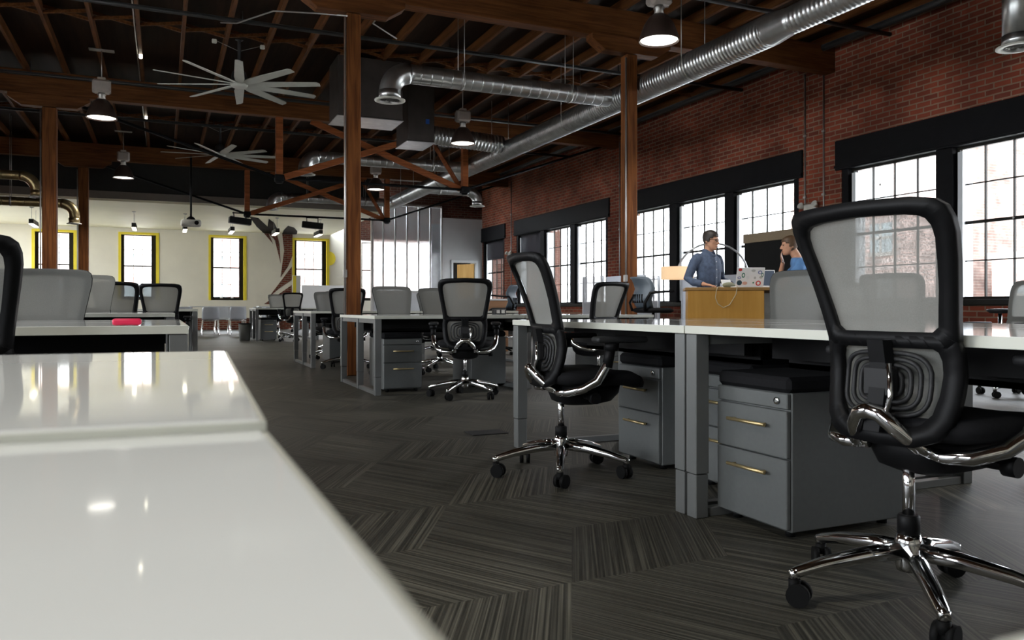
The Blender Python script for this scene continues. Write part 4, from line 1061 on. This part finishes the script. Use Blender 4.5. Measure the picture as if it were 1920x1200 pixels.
# arc floor lamp
t = empty('arc_lamp', (7.72, 9.08, 0), 0, 'arched floor lamp with a glowing peach drum shade', 'lamp')
pts = [(0, 0, .05), (0, 0, .9), (-.02, .01, 1.25)]
for k in range(1, 15):
    a = PI * k / 14.5; pts.append((-.02 - .45 * (1 - math.cos(a)), .01 + .235 * (1 - math.cos(a)), 1.25 + .48 * math.sin(a)))
MB().tube(pts, .014, 10).build('arc', M_silver, t)
MB().lathe([(.19, 0), (.19, .03), (.03, .05)], 28).build('base', M_plast, t)
e = pts[-1]
MB().lathe([(.23, -.09), (.23, .09), (.225, .09), (.225, -.09)], 32, c=(e[0], e[1], 1.30), caps=False).build('shade', M_lampsh, t)
MB().tube([(e[0] - .22, e[1], 1.36), (e[0] + .22, e[1], 1.36)], .004, 6).tube([(e[0], e[1], 1.27), (e[0], e[1], e[2] + .01)], .006, 8).build('shade_fitting', M_silver, t)
# ------------------------------------------------------------------ people
def ering(c, w, f, b, n=24, yaw=0.):
    out = []
    for j in range(n):
        a = 2 * PI * j / n; x = w * math.cos(a); y = (f if math.sin(a) > 0 else b) * math.sin(a)
        out.append(Vector((c[0] + x * math.cos(yaw) - y * math.sin(yaw), c[1] + x * math.sin(yaw) + y * math.cos(yaw), c[2])))
    return out
HEAD = [(-.118, .052, .020, .018, .018), (-.108, .045, .036, .034, .034), (-.088, .034, .050, .052, .050), (-.058, .016, .061, .072, .072), (-.025, .002, .067, .090, .086),
        (.015, -.004, .072, .097, .096), (.055, -.007, .071, .096, .097), (.085, -.010, .060, .082, .083), (.104, -.012, .040, .056, .056), (.114, -.012, .014, .02, .02)]
def head_geo(m, M):
    m.loft([ering((0, y, z), w, f, b, 28) for z, y, w, f, b in HEAD], True, True, M)
    m.tube([(0, .088, .020), (0, .100, -.002), (0, .114, -.024), (0, .098, -.036)], [.007, .010, .014, .009], 10, M=M)
    for s in (-1, 1):
        m.ball((s * .011, .100, -.030), (.009, .010, .007), 10, 6, M=M)                      # nostrils
        m.ball((s * .073, -.012, -.008), (.010, .020, .032), 12, 8, M=M @ Matrix.Rotation(s * R(-10), 4, 'Z'))   # ears
        m.ball((s * .030, .080, .028), (.024, .012, .006), 10, 6, M=M)                        # brow ridge
        m.ball((s * .043, .056, -.020), (.018, .018, .015), 10, 6, M=M)                       # cheek bones
    m.ball((0, .090, -.062), (.022, .010, .010), 12, 6, M=M); m.ball((0, .078, -.098), (.018, .016, .014), 10, 6, M=M)
def finger(m, b, d, up, L, r):
    """bent finger from base b along d, curling against up"""
    b, d, up = Vector(b), Vector(d).normalized(), Vector(up).normalized()
    p1 = b + d * L * .45; d2 = (d - up * .35).normalized(); p2 = p1 + d2 * L * .32; d3 = (d - up * .8).normalized(); p3 = p2 + d3 * L * .23
    m.tube([b - d * .012, b, p1, p2, p3], [r, r, r * .94, r * .85, r * .62], 8)
def hand(m, wrist, d, up, side, sc=1.):
    """palm, four unequal fingers and a thumb; d points to the finger tips, up is the back of the hand, side=+1 thumb towards d x up"""
    w, d, up = Vector(wrist), Vector(d).normalized(), Vector(up).normalized(); up = (up - d * up.dot(d)).normalized()
    x = d.cross(up).normalized() * side
    rings = []
    for t, hw, hh in ((-.02, .026, .021), (.0, .027, .019), (.03, .036, .016), (.065, .042, .014), (.092, .040, .011)):
        rings.append([w + d * t * sc + x * (hw * sc * math.cos(2 * PI * j / 16)) + up * (hh * sc * math.sin(2 * PI * j / 16)) for j in range(16)])
    m.loft(rings)
    for k, (o, L) in enumerate(((.031, .072), (.010, .080), (-.011, .074), (-.031, .058))):
        finger(m, w + d * .088 * sc + x * o * sc, d + x * (.10 - .065 * k), up, L * sc, .0088 * sc)
    tb = w + d * .025 * sc + x * .030 * sc
    m.tube([tb, tb + (d * .5 + x) * .030 * sc, tb + (d * 1.0 + x * .95 - up * .15) * .048 * sc, tb + (d * 1.5 + x * .95 - up * .25) * .055 * sc], [.013 * sc, .011 * sc, .0095 * sc, .007 * sc], 8)
def skinned(m, name, mat, parent, vox=.007, smooth=4):
    o = m.build(name, mat, parent)
    r = o.modifiers.new('fuse', 'REMESH'); r.mode = 'VOXEL'; r.voxel_size = vox; r.use_smooth_shade = True
    s = o.modifiers.new('soften', 'SMOOTH'); s.factor = .5; s.iterations = smooth
    return o
def hair_cap(M, parent, mat, front=.062, low=-.055, lift=.014, top=.012):
    m = MB(); n = 28; rows = []
    zs = [-.07, -.045, -.02, .005, .03, .055, .075, .095, .112, .122]
    vs, fs, idx = [], [], {}
    for i, z in enumerate(zs):
        y, w, f, b = [lerp_tab([(h[0], h[q]) for h in HEAD], min(z, .112)) for q in (1, 2, 3, 4)]
        w, f, b = w + lift, f + lift, b + lift
        if z > .115: w *= .6; f *= .6; b *= .6
        for j in range(n):
            a = 2 * PI * j / n; yy = (f if math.sin(a) > 0 else b) * math.sin(a)
            jit = .004 * math.sin(7 * a + 3 * i)
            vs.append(Vector((w * math.cos(a) * (1 + jit), y + yy * (1 + jit), z + top * (1 if z > .06 else 0))))
    for i in range(len(zs) - 1):
        for j in range(n):
            a = 2 * PI * (j + .5) / n; sn = math.sin(a); z = (zs[i] + zs[i + 1]) / 2
            lim = front if sn > .55 else (.022 if sn > .15 else (-.01 if sn > -.25 else low))
            if z < lim: continue
            fs.append([i * n + j, i * n + (j + 1) % n, (i + 1) * n + (j + 1) % n, (i + 1) * n + j])
    fs.append([(len(zs) - 1) * n + j for j in range(n)])
    m.add(vs, fs, True, M); o = m.build('hair', mat, parent)
    s = o.modifiers.new('thickness', 'SOLIDIFY'); s.thickness = .016; s.offset = -1
    u = o.modifiers.new('soften', 'SUBSURF'); u.levels = 1; u.render_levels = 1
    return o
def eyes(M, parent):
    for s in (-1, 1):
        MB().ball((s * .031, .083, .010), (.012, .008, .007), 10, 6, M=M).build('eye', M_eye, parent)
    MB().ball((0, .0975, -.062), (.021, .005, .0065), 10, 6, M=M).build('lips', M_lip, parent)

# standing man behind the counter; local frame faces +Y
p1 = empty('person', (6.35, 8.26, 0), R(191), 'man standing behind the wooden counter in dark glasses and denim shirt', 'person')
TORSO = [(.86, .155, .11, .11, 0), (.95, .163, .115, .115, 0), (1.06, .16, .115, .105, .005), (1.20, .176, .124, .108, .01), (1.33, .194, .124, .11, .01), (1.42, .19, .098, .098, .0), (1.475, .13, .072, .08, -.005), (1.51, .066, .055, .06, .0)]
HM = Matrix.Translation((0, .045, 1.650)) @ Matrix.Rotation(R(16), 4, 'Z') @ Matrix.Rotation(R(-8), 4, 'X')
b = MB()
b.loft([ering((0, y, z), w - .012, f - .012, k - .012) for z, w, f, k, y in TORSO])
b.tube([(0, -.005, 1.46), (0, .005, 1.52), (0, .025, 1.60), (0, .03, 1.66)], [.062, .056, .054, .055], 18)
head_geo(b, HM)
ARM = {1: [(.18, -.005, 1.425), (.222, -.02, 1.38), (.295, -.07, 1.165), (.315, .05, 1.115), (.30, .215, 1.088)],
       -1: [(-.18, -.005, 1.425), (-.222, -.015, 1.38), (-.262, -.02, 1.165), (-.235, .10, 1.125), (-.165, .25, 1.090)]}
for s, A in ARM.items():
    b.tube(A, [.050, .048, .040, .036, .025], 14)
hand(b, ARM[1][-1], (-.15, 1, -.18), (0, .1, 1), -1)
hand(b, ARM[-1][-1], (.25, 1, -.22), (0, .1, 1), 1)
LEG = {s: [(s * .085, 0, .90), (s * .09, .01, .70), (s * .095, .015, .50), (s * .10, .0, .30), (s * .105, -.015, .09)] for s in (-1, 1)}
for s, A in LEG.items(): b.tube(A, [.085, .072, .052, .048, .035], 16); b.tube([(s * .105, -.05, .05), (s * .11, .06, .045), (s * .115, .15, .03)], [.04, .04, .028], 12)
skinned(b, 'body', M_skin, p1)
sh = MB()
sh.loft([ering((0, y, z), w + .006, f + .008, k + .008) for z, w, f, k, y in [(.84, .165, .115, .12, 0)] + TORSO[1:]])
for s, A in ARM.items():
    sh.tube(A[:4] + [tuple(Vector(A[3]).lerp(Vector(A[4]), .82))], [.068, .066, .056, .050, .040], 14)
    sh.ball((s * .18, -.005, 1.425), (.07, .068, .065), 14, 8)
sh.tube([(.0, -.058, 1.530), (.052, -.03, 1.530), (.062, .02, 1.518), (.035, .075, 1.485), (.012, .098, 1.450)], [.024, .024, .024, .020, .014], 10).tube([(.0, -.058, 1.530), (-.052, -.03, 1.530), (-.062, .02, 1.518), (-.035, .075, 1.485), (-.012, .098, 1.450)], [.024, .024, .024, .020, .014], 10)
skinned(sh, 'shirt', M_denim, p1, .009, 3)
MB().loft([[Vector((x, .128 + .01 * (1 if z > 1.1 else 0) - .3 * max(0, z - 1.36) ** 1.0 * .6 + .004 * o, z)) for x, o in ((-.017, 0), (.017, 0), (.017, 1), (-.017, 1))] for z in (.86, 1.0, 1.12, 1.24, 1.36, 1.44)], True, False).build('placket', pm('denim_light', (.13, .165, .235), .8, var=.2, scale=40), p1)
for z in (.98, 1.08, 1.18, 1.28, 1.38): MB().ball((0, .141 - .18 * max(0, z - 1.36), z), (.007, .004, .007), 8, 6).build('button', M_board, p1)
MB().box((-.085, .125, 1.30), (.095, .012, .10), .004, M=Matrix.Rotation(R(9), 4, 'Z')).build('pocket', M_denim, p1)
tr = MB(); tr.loft([ering((0, 0, z), w, f, f) for z, w, f in ((.78, .14, .10), (.85, .162, .12), (.93, .160, .118))])
for s, A in LEG.items(): tr.tube(A, [.098, .088, .070, .062, .055], 16)
skinned(tr, 'trousers', M_trous, p1, .012, 3)
for s in (-1, 1): skinned(MB().tube([(s * .105, -.075, .045), (s * .105, -.03, .05), (s * .11, .06, .048), (s * .115, .16, .035), (s * .115, .19, .03)], [.036, .045, .044, .034, .018], 14), 'shoe', M_shoe, p1, .008, 2)
hair_cap(HM, p1, M_hair, lift=.013, top=.018); eyes(HM, p1)
g = MB()
for s in (-1, 1):
    pts = [(s * .034 + .027 * math.copysign(abs(math.cos(a)) ** .6, math.cos(a)), .104, .012 + .019 * math.copysign(abs(math.sin(a)) ** .7, math.sin(a))) for a in [2 * PI * j / 20 for j in range(21)]]
    g.tube(pts, .0032, 6, False, M=HM); g.tube([(s * .061, .103, .018), (s * .078, .06, .016), (s * .080, -.01, .010)], .0034, 6, M=HM)
g.tube([(-.008, .105, .016), (.008, .105, .016)], .003, 6, M=HM); g.build('glasses', M_plast, p1)

# seated man, leaning on the counter with a hand at the chin
p2 = empty('person', (*CP(1.05, .75), 0), R(54), 'seated man in a blue T-shirt, hand at his chin, facing the standing man', 'person')
T2 = [(.80, .16, .12, .12, -.02), (.90, .158, .12, .12, .0), (1.02, .155, .115, .11, .05), (1.15, .17, .12, .11, .10), (1.28, .195, .115, .115, .155), (1.36, .195, .095, .105, .185), (1.41, .15, .075, .085, .20), (1.445, .07, .06, .065, .215)]
HM2 = Matrix.Translation((0, .30, 1.585)) @ Matrix.Rotation(R(4), 4, 'Z') @ Matrix.Rotation(R(-4), 4, 'X')
b = MB(); b.loft([ering((0, y, z), w - .012, f - .012, k - .012) for z, w, f, k, y in T2])
b.tube([(0, .20, 1.40), (0, .225, 1.46), (0, .265, 1.53), (0, .28, 1.58)], [.064, .057, .055, .055], 18)
head_geo(b, HM2)
A2 = {1: [(.175, .185, 1.345), (.215, .21, 1.29), (.20, .42, 1.085), (.15, .40, 1.20), (.06, .375, 1.375)], -1: [(-.175, .185, 1.345), (-.215, .21, 1.29), (-.20, .40, 1.09), (-.10, .48, 1.075), (.0, .53, 1.075)]}
for s, A in A2.items(): b.tube(A, [.050, .048, .040, .034, .026], 14)
hand(b, A2[1][-1], (-.45, .25, .85), (.3, .9, -.1), 1, .95)
hand(b, A2[-1][-1], (.9, .35, -.05), (0, .05, 1), 1, .95)
L2 = {s: [(s * .09, -.02, .84), (s * .12, .18, .84), (s * .13, .40, .80), (s * .13, .42, .60), (s * .13, .34, .38)] for s in (-1, 1)}
for s, A in L2.items(): b.tube(A, [.088, .080, .056, .050, .036], 16); b.tube([(s * .13, .30, .345), (s * .135, .40, .335), (s * .14, .50, .325)], [.038, .038, .026], 12)
skinned(b, 'body', M_skin, p2)
ts = MB(); ts.loft([ering((0, y, z), w + .008, f + .01, k + .012) for z, w, f, k, y in T2[:-1]] + [ering((0, .208, 1.432), .085, .07, .08)])
for s, A in A2.items():
    ts.tube([A[0], A[1], tuple(Vector(A[1]).lerp(Vector(A[2]), .62))], [.070, .066, .060], 14); ts.ball((s * .175, .185, 1.345), (.072, .072, .068), 14, 8)
skinned(ts, 'tee_shirt', M_blue, p2, .009, 3)
tr = MB(); tr.loft([ering((0, -.02, z), w, f, f) for z, w, f in ((.765, .165, .13), (.84, .175, .14), (.92, .165, .13))])
for s, A in L2.items(): tr.tube(A, [.10, .094, .072, .064, .056], 16)
skinned(tr, 'trousers', M_trous, p2, .012, 3)
for s in (-1, 1): skinned(MB().tube([(s * .13, .275, .345), (s * .13, .32, .35), (s * .135, .40, .345), (s * .14, .50, .33), (s * .14, .53, .325)], [.034, .044, .043, .033, .018], 14), 'shoe', M_shoe, p2, .008, 2)
hair_cap(HM2, p2, M_hairb, low=-.06); eyes(HM2, p2)
# his stool
t = empty('bar_stool', (*CP(1.07, .74), 0), 0, 'bar stool under the seated man in blue', 'stool')
MB().lathe([(.02, .715), (.17, .72), (.19, .74), (.18, .762), (.05, .768)], 28).build('seat', M_cush, t)
MB().tube([(0, 0, .03), (0, 0, .72)], .025, 14).build('post', M_chrome, t); MB().lathe([(.22, 0), (.22, .012), (.03, .04)], 28).build('foot', M_chrome, t)
rg = [(.17 * math.cos(2 * PI * j / 28), .17 * math.sin(2 * PI * j / 28), .29) for j in range(29)]
MB().tube(rg, .011, 8, False).tube([(-.17, 0, .29), (.17, 0, .29)], .008, 8).build('foot_ring', M_chrome, t)

# ------------------------------------------------------------------ outside
def building(x0, x1, y0, y1, h, mat, label, wins=(), face='x', rows=4, cols=6, z0=.0):
    t = empty('brick_building', ((x0 + x1) / 2, (y0 + y1) / 2, -1.0), 0, label, 'building')
    cx, cy = (x0 + x1) / 2, (y0 + y1) / 2
    MB().lim(x0 - cx, x1 - cx, y0 - cy, y1 - cy, 0, h + 1).build('wall', mat, t)
    MB().lim(x0 - cx - .2, x1 - cx + .2, y0 - cy - .2, y1 - cy + .2, h + 1, h + 1.35).build('cornice', M_extS, t)
    for r in range(rows):
        z = 1 + .9 + (h - 1.2) * r / rows; hh = (h - 1.2) / rows * .55
        for c in range(cols):
            m = MB()
            if face == 'x':
                w = (y1 - y0) / cols; yc = y0 - cy + w * (c + .5); m.lim(x0 - cx - .04, x0 - cx + .05, yc - w * .3, yc + w * .3, z, z + hh)
                f = MB(); f.lim(x0 - cx - .08, x0 - cx - .03, yc - .05, yc + .05, z, z + hh); f.lim(x0 - cx - .08, x0 - cx - .03, yc - w * .3, yc + w * .3, z + hh * .45, z + hh * .53); f.lim(x0 - cx - .1, x0 - cx, yc - w * .33, yc + w * .33, z - .2, z)
            else:
                w = (x1 - x0) / cols; xc = x0 - cx + w * (c + .5); m.lim(xc - w * .26, xc + w * .26, y0 - cy - .04, y0 - cy + .05, z, z + hh)
                f = MB(); f.lim(xc - .05, xc + .05, y0 - cy - .08, y0 - cy - .03, z, z + hh); f.lim(xc - w * .3, xc + w * .3, y0 - cy - .1, y0 - cy, z - .2, z)
            o = m.build('window', M_extG, t); f.build('window_frame', M_extS, o)
    return t
tw = building(42, 54, 33.3, 45, 17, M_extR, 'tall grey-brown brick building seen through the near windows', rows=5, cols=4)
building(34, 39, 28.8, 33.4, 15, M_extF, 'red brick building edge outside the near windows', rows=5, cols=2)
building(44, 52, -22, 31, 3.6, M_extF, 'low reddish brick building across the street on the right', rows=1, cols=12)
building(-16, 14, 46, 54, 5.6, M_extF, 'red brick building with pale bands across the rear yard', face='y', rows=2, cols=9)
bd = MB().lim(-16.2, 14.2, 45.8, 46.0, 3.6, 3.9).lim(-16.2, 14.2, 45.8, 46.0, 4.6, 4.75).build('stone_band', M_extS); bd.parent = [o for o in bpy.data.objects if o.get('label', '').startswith('red brick building with pale')][0]
bd.location = (1, -50, 1.0)
g = struct(MB().lim(-40, 90, -60, 90, -1.3, -1.0).build('ground', M_ground))

# ------------------------------------------------------------------ light
SKY = 13.0
w = bpy.data.worlds.new('sky'); SC.world = w; w.use_nodes = True
nt = w.node_tree
for n in list(nt.nodes): nt.nodes.remove(n)
wo = _n(nt, 'ShaderNodeOutputWorld'); bg = _n(nt, 'ShaderNodeBackground')
tc = _n(nt, 'ShaderNodeTexCoord'); sp = _n(nt, 'ShaderNodeSeparateXYZ'); cr = _n(nt, 'ShaderNodeValToRGB')
cr.color_ramp.elements[0].position = .45; cr.color_ramp.elements[0].color = (.93, .96, 1, 1); cr.color_ramp.elements[1].position = 1.; cr.color_ramp.elements[1].color = (.80, .90, 1, 1)
mr = _n(nt, 'ShaderNodeMapRange'); mr.inputs[1].default_value = -1
nt.links.new(tc.outputs['Generated'], sp.inputs[0]); nt.links.new(sp.outputs[2], mr.inputs[0]); nt.links.new(mr.outputs[0], cr.inputs[0])
nt.links.new(cr.outputs[0], bg.inputs[0]); bg.inputs[1].default_value = SKY; nt.links.new(bg.outputs[0], wo.inputs[0])
def portal(c, sx, sy, rot):
    l = bpy.data.lights.new('sky_portal', 'AREA'); l.shape = 'RECTANGLE'; l.size = sx; l.size_y = sy; l.energy = 1
    l.cycles.is_portal = True
    o = bpy.data.objects.new('sky_portal', l); COL.objects.link(o); o.location = c; o.rotation_euler = rot
portal((WX + .36, 12.7, 1.92), 2.06, 30.2, (0, R(90), 0))
portal((XL - .36, 3.5, 2.1), 2.65, 16.2, (0, R(-90), 0))
portal((XL - .36, 27.4, 2.1), 2.65, 6.3, (0, R(-90), 0))
portal((2.6, YF + .42, 2.27), 13.4, 2.4, (R(-90), 0, 0))

# ------------------------------------------------------------------ camera
cam = bpy.data.cameras.new('camera'); co = bpy.data.objects.new('camera', cam); COL.objects.link(co)
co.location = (0, 0, .80); co.rotation_euler = (R(90), 0, R(-23.7))
cam.sensor_fit = 'HORIZONTAL'; cam.sensor_width = 36; cam.lens = 1490 / 1920 * 36; cam.shift_y = -23 / 1920
cam.clip_start = .02; cam.clip_end = 300
cam.dof.use_dof = True; cam.dof.focus_distance = 4.2; cam.dof.aperture_fstop = 8
SC.camera = co
SC.view_settings.view_transform = 'Standard'; SC.view_settings.look = 'None'; SC.view_settings.gamma = 1; SC.view_settings.exposure = 0
SC.view_settings.use_curve_mapping = False
cy = SC.cycles
cy.max_bounces = 7; cy.diffuse_bounces = 4; cy.glossy_bounces = 4; cy.transmission_bounces = 6; cy.transparent_max_bounces = 16
cy.sample_clamp_indirect = 6; cy.caustics_reflective = False; cy.caustics_refractive = False
cy.use_denoising = True
try: cy.denoiser = 'OPENIMAGEDENOISE'
except Exception: pass
